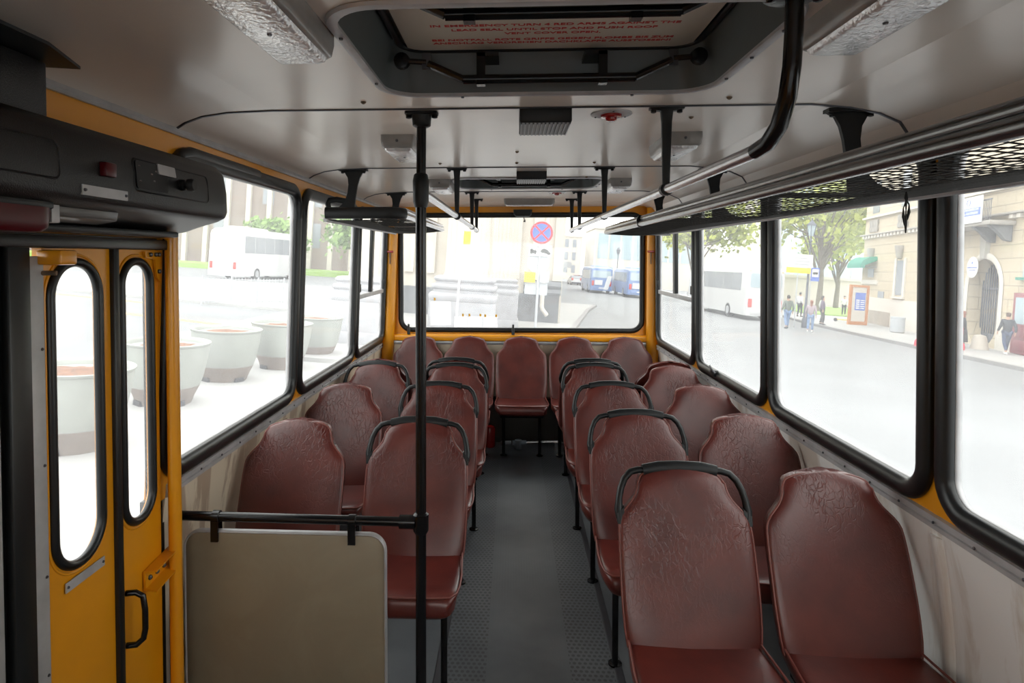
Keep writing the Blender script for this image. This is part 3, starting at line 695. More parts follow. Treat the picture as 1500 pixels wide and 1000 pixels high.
# ------------------------------------------------------------------ ceiling fittings
def hatch(y0, y1, sign, label):
    h = empty('roof_hatch', (0, 0, 0), label=label, cat='roof hatch', group='roof hatches')
    def loop(d, z, r): return [(a, b, z) for a, b in rrect(HX0 - d, HX1 + d, y0 - d, y1 + d, r, 8)]
    mb = MB(); mb.rings([loop(0.0, ZC + 0.005, 0.10), loop(0.0, ZC - 0.008, 0.10), loop(0.006, ZC - 0.010, 0.106), loop(0.022, ZC - 0.008, 0.122), loop(0.026, ZC - 0.001, 0.126)], cap=False)
    fr_ = mb.build('hatch_frame', 'alu_mat', h, 50)
    n_ = 0
    for a, b in [(HX0 - 0.01, y0 + 0.15), (HX0 - 0.01, y1 - 0.15), (HX1 + 0.01, y0 + 0.15), (HX1 + 0.01, (y0 + y1) / 2), (HX1 + 0.01, y1 - 0.15), (-0.15, y1 + 0.01), (0.35, y1 + 0.01)]:
        mb = MB(); mb.lathe([(0.005, 0), (0.004, -0.004)], (a, b, ZC - 0.010), 'z', 10); mb.build('screw', 'steel', fr_)
    mb = MB(); mb.rings([loop(0.0, ZC + 0.0, 0.10), loop(-0.008, ZC + 0.06, 0.10), loop(-0.03, ZC + 0.12, 0.09)], cap=False); mb.build('hatch_lining', 'hatch_grey', h, 60)
    mb = MB(); mb.prism(rrect(HX0 + 0.03, HX1 - 0.03, y0 + 0.03, y1 - 0.03, 0.09), lambda p: (*p, ZC + 0.12), lambda p: (*p, ZC + 0.135)); cv = mb.build('hatch_cover', 'hatch_grey', h)
    mb = MB(); P = [(a, b, ZC + 0.112) for a, b in rrect(HX0 + 0.045, HX1 - 0.045, y0 + 0.045, y1 - 0.045, 0.07)]
    mb.tube(P, 0.009, 8, closed=True, up=(0, 0, 1)); mb.build('hatch_seal', 'rubber', h, 60)
    for yy, s_ in ((y1 - 0.09, 1), (y0 + 0.09, -1)):
        zz = ZC + 0.014
        mb = MB(); mb.tube([(-0.14, yy, zz), (0.34, yy, zz)], 0.013, 10)
        mb.tube([(-0.14, yy, zz), (-0.24, yy + 0.0, zz + 0.045)], 0.011, 8); mb.tube([(0.34, yy, zz), (0.44, yy, zz + 0.045)], 0.011, 8)
        for x in (-0.09, 0.25):
            mb.box(x - 0.012, x + 0.012, yy - 0.012, yy + 0.012, zz - 0.018, ZC + 0.085); mb.box(x - 0.05 if x > 0 else x - 0.01, x + 0.01 if x > 0 else x + 0.05, yy - 0.012, yy + (0.075 if s_ > 0 else 0.02), ZC + 0.075, ZC + 0.088)
        mb.build('lock_bar', 'black_gloss', h, 40)
        for x, sx_ in ((-0.245, -1), (0.445, 1)):
            mb = MB(); mb.lathe([(0.014, 0), (0.014, 0.008)], (x, yy, zz + 0.045), 'y', 12); mb.box(x - 0.012, x + 0.012, yy - 0.004, yy + 0.004, zz + 0.03, zz + 0.075); mb.build('lock_arm', 'steel', h)
            mb = MB(); mb.tube([(x, yy, zz + 0.05), (x + sx_ * 0.07, yy, zz + 0.055)], 0.008, 8); mb.lathe([(0.005, 0.0), (0.022, 0.004), (0.024, 0.02), (0.012, 0.03)], (x + sx_ * 0.07, yy - 0.012, zz + 0.055), 'y', 14); mb.build('lock_knob', 'black_gloss', h)
    if sign:
        mb = MB(); mb.box(-0.30, 0.50, 1.30, 1.835, ZC + 0.109, ZC + 0.1195); cd = mb.build('sign_card', 'sign_white', h)
        cd['label'] = 'cream sign card with red emergency lettering'
        lines = [("IN EMERGENCY TURN 4 RED ARMS AGAINST THE", 1.643, 0.640), ("LEAD SEAL UNTIL STOP AND PUSH ROOF", 1.674, 0.535), ("VENT COVER OPEN.", 1.704, 0.255),
                 ("BEI NOTFALL ROTE GRIFFE GEGEN PLOMBE BIS ZUM", 1.750, 0.655), ("ANSCHLAG VERDREHEN DACHKLAPPE AUSSTOSSEN!", 1.775, 0.655)]
        for body, yy, wd in lines:
            t = text_mesh('sign_lettering', body, 0.024, 'red_ink', cd)
            vs = [v.co.x for v in t.data.vertices]; w0 = max(vs) - min(vs)
            t.location = (0.105, yy, ZC + 0.1085); t.rotation_euler = (PI, 0, 0); t.scale = (wd / w0, 0.82, 1)
    return h
hatch(*HATCH[0], True, 'roof hatch above the camera with red emergency wording on its cover')
hatch(*HATCH[1], False, 'roof hatch further back, seen almost edge on behind the small black speaker')

def lamp(x, y0, y1, label):
    l = empty('ceiling_lamp', (x, (y0 + y1) / 2, ZC), label=label, cat='ceiling lamp', group='box lamps along the ceiling')
    mb = MB(); R = []
    hy = (y1 - y0) / 2
    for z, sx_, sy_ in ((0.0, 0.068, hy), (-0.02, 0.068, hy), (-0.046, 0.064, hy - 0.006), (-0.052, 0.058, hy - 0.012)):
        R.append([(a, b, z) for a, b in rrect(-sx_, sx_, -sy_, sy_, 0.012, 3)])
    mb.rings(R); mb.build('lamp_housing', 'lampbody', l, 50)
    mb = MB(); mb.rings([[(a, b, z) for a, b in rrect(-s1, s1, -s2, s2, 0.01, 3)] for z, s1, s2 in ((-0.050, 0.055, hy - 0.015), (-0.060, 0.052, hy - 0.018), (-0.064, 0.046, hy - 0.024))]); mb.build('lamp_lens', 'lens', l, 50)
    mb = MB(); mb.lathe([(0.006, 0), (0.005, -0.004)], (0, -hy + 0.0, -0.024), 'y', 10); mb.build('screw', 'steel', l)
    mb = MB(); mb.lathe([(0.005, 0), (0.004, -0.003)], (0, 0, -0.064), 'z', 10); mb.build('screw', 'steel', l)
    return l
for x, nm in ((-0.462, 'left'), (0.672, 'right')):
    lamp(x, 0.98, 1.40, 'box ceiling lamp with clear lens %s of the front hatch, nearest the camera' % nm)
    lamp(x, 2.51, 2.87, 'box ceiling lamp in the middle of the bus, %s of the large black speaker' % nm)
    lamp(x, 3.97, 4.33, 'small looking box ceiling lamp beside the far hatch, on its %s' % nm)
l = empty('ceiling_lamp', (0.14, 5.42, ZC), label='wide flat white lamp across the ceiling before the back window', cat='ceiling lamp')
mb = MB(); mb.rings([[(a, b, z) for a, b in rrect(-s1, s1, -s2, s2, 0.015, 3)] for z, s1, s2 in ((0, 0.215, 0.065), (-0.035, 0.213, 0.063), (-0.05, 0.205, 0.055))]); mb.build('lamp_housing', 'lampbody', l, 40)
mb = MB(); mb.rings([[(a, b, z) for a, b in rrect(-s1, s1, -s2, s2, 0.015, 3)] for z, s1, s2 in ((-0.048, 0.20, 0.05), (-0.056, 0.195, 0.045))]); mb.build('lamp_lens', 'lens', l, 40)

def speaker(x, y, w_, d_, label):
    s_ = empty('ceiling_speaker', (x, y, ZC), label=label, cat='speaker')
    mb = MB(); mb.rings([[(a, b, z) for a, b in rrect(-w_ / 2 * k, w_ / 2 * k, -d_ / 2 * k, d_ / 2 * k, 0.006, 2)] for z, k in ((0, 1), (-0.04, 1), (-0.046, 0.97))]); mb.build('speaker_box', 'black_plastic', s_, 40)
    mb = MB(); n = 13
    for i in range(n):
        a = -w_ / 2 * 0.93 + w_ * 0.93 * i / (n - 1)
        mb.box(a - 0.0022, a + 0.0022, -d_ / 2 * 0.92, d_ / 2 * 0.92, -0.050, -0.045)
    mb.build('speaker_grille', 'steel', s_)
speaker(0.108, 2.205, 0.172, 0.22, 'larger black ribbed speaker box on the ceiling behind the front hatch')
speaker(0.108, 3.74, 0.172, 0.22, 'smaller looking black speaker box on the ceiling before the far hatch')
for y, nm in ((2.19, 'nearer'), (4.85, 'farther, tiny looking')):
    b = empty('alarm_button', (0.335, y, ZC), label='%s round steel plate with red alarm button on the ceiling' % nm, cat='button', group='alarm buttons')
    mb = MB(); mb.lathe([(0.070, 0), (0.069, -0.003), (0.05, -0.005), (0.048, -0.004)], (0, 0, 0), 'z', 32); mb.build('mounting_plate', 'alu_mat', b, 30)
    mb = MB(); mb.lathe([(0.036, -0.003), (0.035, -0.012), (0.02, -0.014), (0.018, -0.022), (0.012, -0.025)], (0, 0, 0), 'z', 24); mb.build('red_button', 'red_plastic', b)
    for k in range(3):
        a = 2 * PI * k / 3 + 0.5; mb = MB(); mb.lathe([(0.004, -0.002), (0.003, -0.007)], (0.058 * math.cos(a), 0.058 * math.sin(a), 0), 'z', 8); mb.build('screw', 'steel', b)

# rails with their hangers
def hanger(x, y, zb, parent, wid=0.026):
    mb = MB(); mb.rings([[(x + a, y + b, z) for a, b in rrect(-w_, w_, -d_, d_, 0.004, 2)] for z, w_, d_ in ((ZC, 0.055, 0.018), (ZC - 0.008, 0.055, 0.018), (ZC - 0.014, wid * 0.75, 0.013), (ZC - 0.05, wid * 0.62, 0.011), (zb + 0.01, wid * 0.42, 0.009))])
    mb.tube([(x, y - 0.014, zb), (x, y + 0.014, zb)], 0.021, 14)
    for a in (-0.042, 0.042): mb.lathe([(0.009, -0.008), (0.009, -0.018), (0.004, -0.02)], (x + a, y, ZC), 'z', 8)
    return sub('rail_hanger', mb, 'black_plastic', parent)
RZ_ = 1.888
rr = empty('handrail', (0.505, 2.0, RZ_), label='overhead handrail right of the aisle, its near end bending up to the ceiling', cat='handrail')
P = [(0.515, 1.20, ZC), (0.515, 1.20, 2.08), (0.513, 1.202, 2.02), (0.511, 1.215, 1.965), (0.509, 1.245, 1.92), (0.507, 1.29, 1.895), (0.505, 1.35, RZ_)]
mb = MB(); mb.tube(P, 0.0165, 14, up=(1, 0, 0))
mb.lathe([(0.055, 0), (0.055, -0.008), (0.022, -0.014)], (0.515, 1.20, ZC), 'z', 18)
for a in (-0.042, 0.042): mb.lathe([(0.009, -0.008), (0.009, -0.018), (0.004, -0.02)], (0.515 + a, 1.20, ZC), 'z', 8)
sub('rail_bend', mb, 'black_gloss', rr, smooth=50)
mb = MB(); mb.tube([(0.505, 1.35, RZ_), (0.495, 3.4, RZ_), (0.49, 5.05, RZ_)], 0.0158, 14, up=(1, 0, 0)); sub('rail_tube', mb, 'alu', rr, smooth=50)
for y in (2.10, 3.49, 4.78, 5.40): hanger(0.50, y, RZ_ if y < 5 else RZ_, rr)
mb = MB(); mb.tube([(0.49, 5.05, RZ_), (0.49, 5.40, RZ_)], 0.0158, 14, up=(1, 0, 0)); sub('rail_tube', mb, 'alu', rr, smooth=50)
# left pole, its overhead rail and the cross bar
po = empty('grab_pole', (-0.322, 2.13, 0), label='vertical black grab pole standing left of the aisle from floor to ceiling', cat='pole')
mb = MB(); mb.tube([(-0.318, 2.15, 0), (-0.312, 2.14, 1.88)], 0.0185, 18, up=(1, 0, 0)); mb.tube([(-0.312, 2.14, 1.86), (-0.308, 2.135, ZC)], 0.0165, 16, up=(1, 0, 0)); sub('pole_tube', mb, 'black_gloss', po, smooth=50)
mb = MB(); mb.rings([[(-0.308 + a, 2.135 + b, ZC + z) for a, b in rrect(-w_, w_, -d_, d_, r_, 4)] for z, w_, d_, r_ in ((0, 0.055, 0.03, 0.01), (-0.008, 0.055, 0.03, 0.01), (-0.010, 0.033, 0.028, 0.02), (-0.045, 0.030, 0.026, 0.02), (-0.05, 0.022, 0.022, 0.018))])
for a in (-0.044, 0.044): mb.lathe([(0.01, -0.008), (0.01, -0.019), (0.004, -0.021)], (-0.308 + a, 2.135, ZC), 'z', 8)
sub('ceiling_flange', mb, 'black_plastic', po)
mb = MB(); mb.lathe([(0.021, -0.06), (0.027, -0.04), (0.028, 0.03), (0.024, 0.05), (0.019, 0.055)], (-0.312, 2.14, 1.895), 'z', 18); sub('rail_joint', mb, 'black_plastic', po)
mb = MB(); mb.lathe([(0.02, -0.04), (0.027, -0.028), (0.027, 0.028), (0.02, 0.035)], (-0.316, 2.147, 0.750), 'z', 18)
mb.tube([(-0.39, 2.147, 0.750), (-0.335, 2.147, 0.750)], 0.024, 14); sub('bar_joint', mb, 'black_gloss', po)
rl = empty('handrail', (-0.31, 3.0, RZ_), label='overhead aluminium handrail left of the aisle running back from the black pole', cat='handrail')
mb = MB(); mb.tube([(-0.316, 2.172, 1.895), (-0.312, 3.4, 1.893), (-0.305, 5.40, RZ_)], 0.0158, 14, up=(1, 0, 0)); sub('rail_tube', mb, 'alu', rl, smooth=50)
for y in (3.49, 4.78, 5.38): hanger(-0.308, y, RZ_ + 0.003, rl)

cb = empty('cross_bar', (-0.75, 2.14, 0.77), label='horizontal black bar from the door post to the grab pole, above the khaki board', cat='bar')
mb = MB(); mb.tube([(-1.215, 2.147, 0.755), (-0.385, 2.147, 0.750)], 0.0165, 16); sub('bar_tube', mb, 'black_gloss', cb, smooth=50)
bd = empty('partition_board', (-0.77, 2.145, 0.13), label='khaki board with rounded corners hanging below the black bar by the door', cat='board')
mb = MB(); mb.prism(rrect(-1.148, -0.442, 0.12, 0.703, 0.055, 8), lambda p: (p[0], 2.135, p[1]), lambda p: (p[0], 2.155, p[1])); sub('board_panel', mb, 'board', bd, bevel=0.002)
P = [(a, 2.145, b) for a, b in rrect(-1.150, -0.440, 0.118, 0.705, 0.057, 8)]
mb = MB(); mb.tube(P, [(0.014, 0.0055)] * len(P), 10, closed=True, up=(0, 1, 0)); sub('edge_trim', mb, 'alu_mat', bd, smooth=50)
for x in (-1.04, -0.555):
    zc = 0.755 + (x + 1.165) * -0.008
    mb = MB(); mb.lathe([(0.0175, -0.014), (0.0215, -0.012), (0.0215, 0.012), (0.0175, 0.014)], (x, 2.147, zc), 'x', 16, cap=False); mb.box(x - 0.013, x + 0.013, 2.126, 2.134, 0.672, 0.745); mb.box(x - 0.013, x + 0.013, 2.157, 2.163, 0.672, 0.745)
    sub('board_clamp', mb, 'black_gloss', bd)
for x in (-1.05, -0.50):
    mb = MB(); mb.tube([(x, 2.147, 0.0), (x, 2.147, 0.13)], 0.012, 10); sub('board_foot', mb, 'black_gloss', bd)

# luggage racks
def bracket_plate(mb, x, y, z0, z1, tilt, th=0.008, sx_=1):
    """I shaped flat bracket in the XZ plane: wide flange on top, waisted web"""
    outl = [(-0.078, ZC), (0.078, ZC), (0.078, ZC - 0.010), (0.045, ZC - 0.022), (0.026, ZC - 0.05), (0.022, ZC - 0.10), (0.034, z0 + 0.07), (0.075, z0 + 0.035), (0.11, z0 + 0.02), (0.11, z0), (-0.015, z0), (-0.020, z0 + 0.07), (-0.030, ZC - 0.09), (-0.040, ZC - 0.05), (-0.055, ZC - 0.022), (-0.078, ZC - 0.010)]
    f = lambda p, d: (x + sx_ * (p[0] + tilt * (ZC - p[1])), y + d, p[1])
    mb.prism(outl, lambda p: f(p, -th), lambda p: f(p, th))
    for a in (-0.06, 0.06): mb.lathe([(0.009, -0.008), (0.009, -0.02), (0.004, -0.022)], (x + a, y, ZC), 'z', 8)
    mb.box(x - 0.08, x + 0.08, y - 0.02, y + 0.02, ZC - 0.008, ZC)
    return mb
def ceil_z(x):
    prof = CL + CR
    for (a, za), (b, zb) in zip(prof[:-1], prof[1:]):
        if a <= x <= b: return za + (zb - za) * (x - a) / (b - a)
    return prof[-1][1]
def rack(label, side, xf, xb, ya, yb, zf, zb, near_cap, bx, by, joint=None):
    r = empty('luggage_rack', ((xf + xb) / 2, (ya + yb) / 2, zf), label=label, cat='luggage rack')
    s = -side   # direction from wall to aisle
    rc = 0.09
    P = []
    if near_cap:
        P += [(xb, ya, zf), (xf + side * (rc + 0.16), ya, zf)]
        for k in range(7):
            a = PI / 2 * k / 6; P.append((xf + side * (rc - rc * math.sin(a)), ya + rc - rc * math.cos(a), zf))
        nose = len(P)
    else: P.append((xf, ya, zf))
    st = len(P)
    P.append((xf, ya + 0.3, zf)); P.append((xf, (ya + yb) / 2, zf))
    for k in range(7):
        a = PI / 2 * k / 6; P.append((xf + side * (0.06 - 0.06 * math.cos(a)), yb - 0.06 + 0.06 * math.sin(a), zf))
    P.append((xb, yb, zf - 0.01))
    Pf = P[st - 1:]
    mb = MB(); mb.tube([(x, y, z - 0.008) for x, y, z in Pf], [(0.017, 0.017)] * len(Pf), 14, up=(0, 0, 1)); mb.tube([(x + side * 0.004, y, z + 0.020) for x, y, z in Pf], [(0.015, 0.012)] * len(Pf), 12, up=(0, 0, 1))
    sub('front_profile', mb, 'alu_dark' if side > 0 else 'alu', r, smooth=45)
    if near_cap:
        Pn = P[:st]
        mb = MB(); mb.tube([(x, y, z) for x, y, z in Pn], [(0.032, 0.018)] * len(Pn), 16, up=(0, 0, 1)); sub('end_cap', mb, 'vinyl', r, smooth=60)
    if joint:
        mb = MB(); mb.tube([(xf, joint - 0.008, zf + 0.004), (xf, joint + 0.008, zf + 0.004)], [(0.036, 0.021)] * 2, 16, up=(0, 0, 1)); sub('joint_ring', mb, 'black_plastic', r)
    mb = MB(); mb.tube([(xb, ya, zb), (xb, yb, zb)], 0.012, 10, up=(1, 0, 0)); sub('back_rail', mb, 'alu_mat', r, smooth=50)
    # string net: fine strings along, wavy strings across, sagging a little
    mb = MB(); us_ = [0.05 * k for k in range(1, 11)] + [0.5 + 0.026 * k for k in range(1, 19)]
    def npt(u, y):
        x = xf + (xb - xf) * u
        z = zf - 0.02 + (zb - zf + 0.02) * u - 0.022 * math.sin(PI * u) * (0.7 + 0.3 * math.sin(y * 3.1))
        return Vector((x, y, z))
    tri = [(0, 1), (-0.87, -0.5), (0.87, -0.5)]
    def string(pts, rad):
        R = []
        for p in pts: R.append([p + Vector((tri[k][0] * rad * sx2, tri[k][0] * rad * sy2, tri[k][1] * rad)) for k in range(3)])
        mb.rings(R, cap=False)
    sx2, sy2 = 1, 0
    for i, u in enumerate(us_):
        ys = [ya + 0.02 + (yb - ya - 0.04) * k / 44 for k in range(45)]
        string([npt(u + 0.006 * math.sin(y * 23 + i), y) for y in ys], 0.0013 if u <= 0.5 else 0.0026)
    sx2, sy2 = 0, 1
    y = ya + 0.04; c = 0
    while y < yb - 0.02:
        string([npt(k / 10, y + 0.012 * math.sin(k * 2.1 + c)) for k in range(11)], 0.0018)
        y += 0.042; c += 1
    sub('net', mb, 'net', r)
    for k_, (x, y) in enumerate(zip(bx, by)):
        mb = MB(); zc_ = ceil_z(x)
        outl = [(-0.078, 0.0), (0.078, 0.0), (0.078, -0.010), (0.045, -0.022), (0.028, -0.05), (0.022, -0.09), (0.026, -0.14), (0.040, -0.19), (0.075, -0.225), (0.11, -0.24), (0.11, -0.26), (-0.015, -0.26), (-0.020, -0.17), (-0.030, -0.09), (-0.040, -0.05), (-0.055, -0.022), (-0.078, -0.010)]
        hgt = zc_ - zf
        sg = 1 if side > 0 else -1
        f = lambda p, d: (x + (sg * p[0] if side > 0 else sg * p[0]) * 1.0 + 0.10 * p[1] * -sg * 0.4, y + d, zc_ + p[1] * hgt / 0.26)
        mb.prism(outl, lambda p: f(p, -0.008), lambda p: f(p, 0.008))
        mb.box(x - 0.08, x + 0.08, y - 0.02, y + 0.02, zc_ - 0.010, zc_ + 0.002)
        for a in (-0.06, 0.06): mb.lathe([(0.009, -0.008), (0.009, -0.022), (0.004, -0.024)], (x + a, y, zc_), 'z', 8)
        mb.box(min(x, xb) if side > 0 else xb, xb if side > 0 else max(x, xb), y - 0.006, y + 0.006, zf - 0.004, zf + 0.02)
        mb.box(min(x, xf) if side < 0 else xf, xf if side < 0 else max(x, xf), y - 0.006, y + 0.006, zf - 0.004, zf + 0.012)
        sub('rack_bracket', mb, 'black_plastic', r)
    return r
M['net'] = mat('dark_net_string', (0.02, 0.02, 0.018), 0.8)
rackR = rack('long aluminium luggage rack with sagging dark net above the right windows', 1, 0.72, 1.22, -0.9, 4.98, 1.862, 1.850, False, (1.085, 1.085, 1.085, 1.085), (0.68, 2.10, 3.48, 4.77), 3.62)
rackL = rack('short luggage rack with rounded black near end above the left windows', -1, -0.60, -1.02, 3.40, 5.45, 1.905, 1.868, True, (-0.885, -0.885), (3.48, 4.77))
# torn strings hanging from the net
mb = MB()
for dx, ln in ((0.0, 0.11), (0.008, 0.075), (-0.007, 0.09)):
    mb.tube([(1.02 + dx * k / 4, 1.70 + dx * math.sin(k * 2), 1.84 - ln * k / 4) for k in range(5)], [0.0015, 0.003, 0.0015, 0.004, 0.002], 6)
sub('torn_string', mb, 'net', rackR)
# hose hook on the left bracket
mb = MB(); mb.tube([(-0.90, 3.48, 1.97), (-0.98, 3.48, 1.985), (-1.02, 3.48, 1.98), (-1.03, 3.48, 1.96), (-1.02, 3.48, 1.925), (-1.0, 3.48, 1.93)], [(0.008, 0.016)] * 6, 8, up=(0, 1, 0)); sub('coat_hook', mb, 'black_plastic', rackL)
bg = empty('cloth_bag', (0.95, 4.75, 1.86), label='brown cloth bundle lying at the far end of the right luggage rack', cat='bundle')
mb = MB(); R = []
for k in range(9):
    t = k / 8; r_ = max(0.02, math.sin(PI * (0.04 + 0.92 * t)) ** 0.5)
    R.append([(0.95 + 0.17 * r_ * math.cos(a) * (0.9 + 0.1 * math.sin(3 * a + k)), 4.48 + 0.46 * t, 1.905 + 0.04 * r_ * math.sin(a) * (0.9 + 0.1 * math.cos(5 * a + k)) + 0.01 * t) for a in [2 * PI * j / 20 for j in range(20)]])
mb.rings(R); sub('bundle_body', mb, 'brown', bg, smooth=80)

# dark blind roll over the first left window, rain rails
mb = MB(); mb.tube([(-1.135, 2.068, 1.93), (-1.13, 2.075, 1.98), (-1.128, 2.10, 2.015), (-1.126, 2.16, 2.030), (-1.126, 2.74, 2.030), (-1.128, 2.76, 2.02)], [0.018, 0.019, 0.02, 0.021, 0.021, 0.010], 14); props(mb.build('trim_%d' % tn, 'rubber', None), kind='structure'); tn += 1

lt = empty('window_latch', (1.262, 3.98, 0.93), label='small black latch on the lower frame of the third right window from the camera', cat='latch')
mb = MB(); mb.box(1.238, 1.268, 3.94, 4.02, 0.925, 0.965); sub('latch_body', mb, 'black_plastic', lt, bevel=0.006)
mb = MB(); mb.tube([(1.243, 3.93, 0.95), (1.228, 3.96, 0.975), (1.232, 4.0, 0.985)], 0.006, 8); sub('latch_lever', mb, 'steel', lt)
# rear window details
cm = empty('rear_camera', (0.09, 5.66, 2.05), label='small black box with a dangling hook at the top middle of the back window', cat='camera box')
mb = MB(); mb.rings([[(0.09 + s1 * a, 5.68 + 0.03 * b, z) for a, b in rrect(-1, 1, -1, 1, 0.3, 3)] for z, s1 in ((2.085, 0.085), (2.045, 0.08), (2.025, 0.06))]); sub('camera_body', mb, 'black_plastic', cm)
mb = MB(); mb.tube([(0.10, 5.67, 2.03), (0.10, 5.67, 2.005), (0.112, 5.67, 1.99), (0.105, 5.67, 1.975)], 0.004, 8); mb.lathe([(0.008, -0.008), (0.01, 0), (0.008, 0.008)], (0.105, 5.67, 1.982), 'z', 8); sub('hook', mb, 'steel', cm)
for x, nm in ((-0.945, 'left, beside the corner'), (0.005, 'middle, behind the centre seat')):
    k = empty('window_catch', (x, 5.69, 0.96), label='small black upright catch on the yellow rear sill, ' + nm, cat='catch', group='catches on the rear sill')
    mb = MB(); mb.lathe([(0.014, 0.0), (0.014, 0.05), (0.010, 0.055), (0.009, 0.09), (0.004, 0.095)], (0, 0, 0), 'z', 10); mb.build('catch_body', 'black_plastic', k)
for x, nm in ((-1.135, 'left'), (1.243, 'right')):
    k = empty('emergency_hammer', (x + (0.035 if nm == 'left' else -0.03), 5.62, 1.70), label='red handled emergency hammer on the yellow corner post, ' + nm + ' side', cat='hammer', group='emergency hammers')
    mb = MB(); mb.tube([(0, 0, -0.10), (0, 0, 0.0)], [0.004, 0.007], 8); mb.build('hammer_handle', 'brown', k)
    mb = MB(); mb.tube([(-0.03, 0, 0.01), (0.03, 0, 0.01)], 0.009, 10); mb.build('hammer_head', 'red_plastic', k)

def notice(px, pz, w_, h_, tapes, label):
    n = empty('paper_notice', (px, 5.762, pz), label=label, cat='paper notice', group='paper notices on the back window')
    mb = MB(); mb.box(-w_ / 2, w_ / 2, 0, 0.0008, -h_ / 2, h_ / 2); mb.build('sheet', 'thin_paper', n)
    for tx in tapes:
        mb = MB(); mb.box(tx[0] - 0.008, tx[0] + 0.008, -0.0012, -0.0002, h_ / 2 - 0.012 + tx[1], h_ / 2 + 0.012 + tx[1]); mb.build('tape', 'tape', n)
m_ = bpy.data.materials.new('thin_paper'); m_.use_nodes = True
N_, L_ = nodes_of(m_); N_.clear()
o_ = N_.new('ShaderNodeOutputMaterial'); t_ = N_.new('ShaderNodeBsdfTranslucent'); t_.inputs[0].default_value = (0.9, 0.87, 0.9, 1)
tr_ = N_.new('ShaderNodeBsdfTransparent'); mx_ = N_.new('ShaderNodeMixShader'); mx_.inputs[0].default_value = 0.25
L_.new(tr_.outputs[0], mx_.inputs[1]); L_.new(t_.outputs[0], mx_.inputs[2]); L_.new(mx_.outputs[0], o_.inputs[0])
M['thin_paper'] = m_
notice(-0.66, 1.145, 0.19, 0.22, [(-0.055, 0.02)], 'large paper sheet taped low on the back window, leftmost of the row')
notice(-0.475, 1.06, 0.12, 0.12, [(0.02, 0.01)], 'small paper sheet on the back window, one yellow tape, right of the large sheet')
notice(-0.345, 1.06, 0.13, 0.12, [(-0.05, 0.01), (0.05, 0.01)], 'small paper sheet with two yellow tapes, third in the row on the back window')
notice(-0.20, 1.06, 0.13, 0.12, [(-0.05, 0.005), (0.05, 0.005)], 'small paper sheet with two yellow tapes, rightmost of the row on the back window')

# ------------------------------------------------------------------ the street outside (the bus stands tilted on it)
OUT = Matrix.Translation((0, 0, 1.67)) @ Matrix.Rotation(math.radians(-0.75), 4, 'X') @ Matrix.Rotation(math.radians(3.7), 4, 'Y') @ Matrix.Translation((0, 0, -2.6))
def put(o, x, y, z=0.0, rz=0.0):
    o.matrix_world = OUT @ Matrix.Translation((x, y, z)) @ Matrix.Rotation(rz, 4, 'Z'); return o
def oemp(name, x, y, z=0.0, rz=0.0, **k):
    o = bpy.data.objects.new(name, None); COL.objects.link(o); put(o, x, y, z, rz); return props(o, **k)
def brick_mat(name, c1, c2, mortar, sx_, bw, bh, rough=0.8, ms=0.02):
    m = bpy.data.materials.new(name); m.use_nodes = True
    N, L = nodes_of(m); b = N['Principled BSDF']; b.inputs['Roughness'].default_value = rough
    tc = N.new('ShaderNodeTexCoord'); sp_ = N.new('ShaderNodeSeparateXYZ'); cb_ = N.new('ShaderNodeCombineXYZ')
    L.new(tc.outputs['Object'], sp_.inputs[0]); ad = N.new('ShaderNodeMath'); ad.operation = 'ADD'
    L.new(sp_.outputs['X'], ad.inputs[0]); L.new(sp_.outputs['Y'], ad.inputs[1])
    L.new(ad.outputs[0], cb_.inputs['X']); L.new(sp_.outputs['Z'], cb_.inputs['Y'])
    br = N.new('ShaderNodeTexBrick'); L.new(cb_.outputs[0], br.inputs['Vector'])
    br.inputs['Color1'].default_value = (*c1, 1); br.inputs['Color2'].default_value = (*c2, 1); br.inputs['Mortar'].default_value = (*mortar, 1)
    br.inputs['Scale'].default_value = sx_; br.inputs['Mortar Size'].default_value = ms; br.inputs['Brick Width'].default_value = bw; br.inputs['Row Height'].default_value = bh
    L.new(br.outputs['Color'], b.inputs['Base Color']); return m
M['asphalt'] = mat('pale_dry_asphalt', (0.225, 0.23, 0.24), 0.9, var=0.08, vscale=0.35)
M['pave'] = mat('pale_pavement', (0.377, 0.373, 0.369), 0.9, var=0.05, vscale=0.8)
M['kerb'] = mat('granite_kerb', (0.264, 0.256, 0.256), 0.9, var=0.1)
M['facade'] = brick_mat('cream_rusticated_facade', (0.54, 0.46, 0.34), (0.52, 0.445, 0.33), (0.30, 0.25, 0.19), 1.0, 1.5, 0.62, ms=0.018)
M['plaster'] = mat('white_plaster', (0.636, 0.598, 0.542), 0.8, var=0.04)
M['stucco'] = mat('grey_stucco_ornament', (0.375, 0.352, 0.323), 0.8, var=0.15)
M['stone'] = mat('rough_stone_base', (0.375, 0.323, 0.270), 0.9, var=0.2, vscale=3)
M['darkwin'] = mat('distant_window_glass', (0.26, 0.28, 0.31), 0.15)
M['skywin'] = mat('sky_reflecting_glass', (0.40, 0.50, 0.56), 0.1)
M['granite'] = mat('pale_granite', (0.376, 0.376, 0.400), 0.7, var=0.12, vscale=5)
M['granite_dark'] = mat('dark_granite', (0.154, 0.161, 0.175), 0.6, var=0.2, vscale=6)
M['limestone'] = mat('cream_limestone', (0.562, 0.515, 0.450), 0.8, var=0.06, vscale=2)
M['concrete'] = mat('weathered_concrete', (0.302, 0.317, 0.295), 0.8, var=0.12, vscale=2.5)
M['concrete_foot'] = mat('brown_concrete_foot', (0.203, 0.165, 0.143), 0.9, var=0.15)
M['soil'] = mat('dry_soil', (0.20, 0.10, 0.06), 1.0, var=0.4, vscale=15)
M['coach_white'] = mat('white_coach_paint', (0.648, 0.657, 0.675), 0.3, coat=0.4)
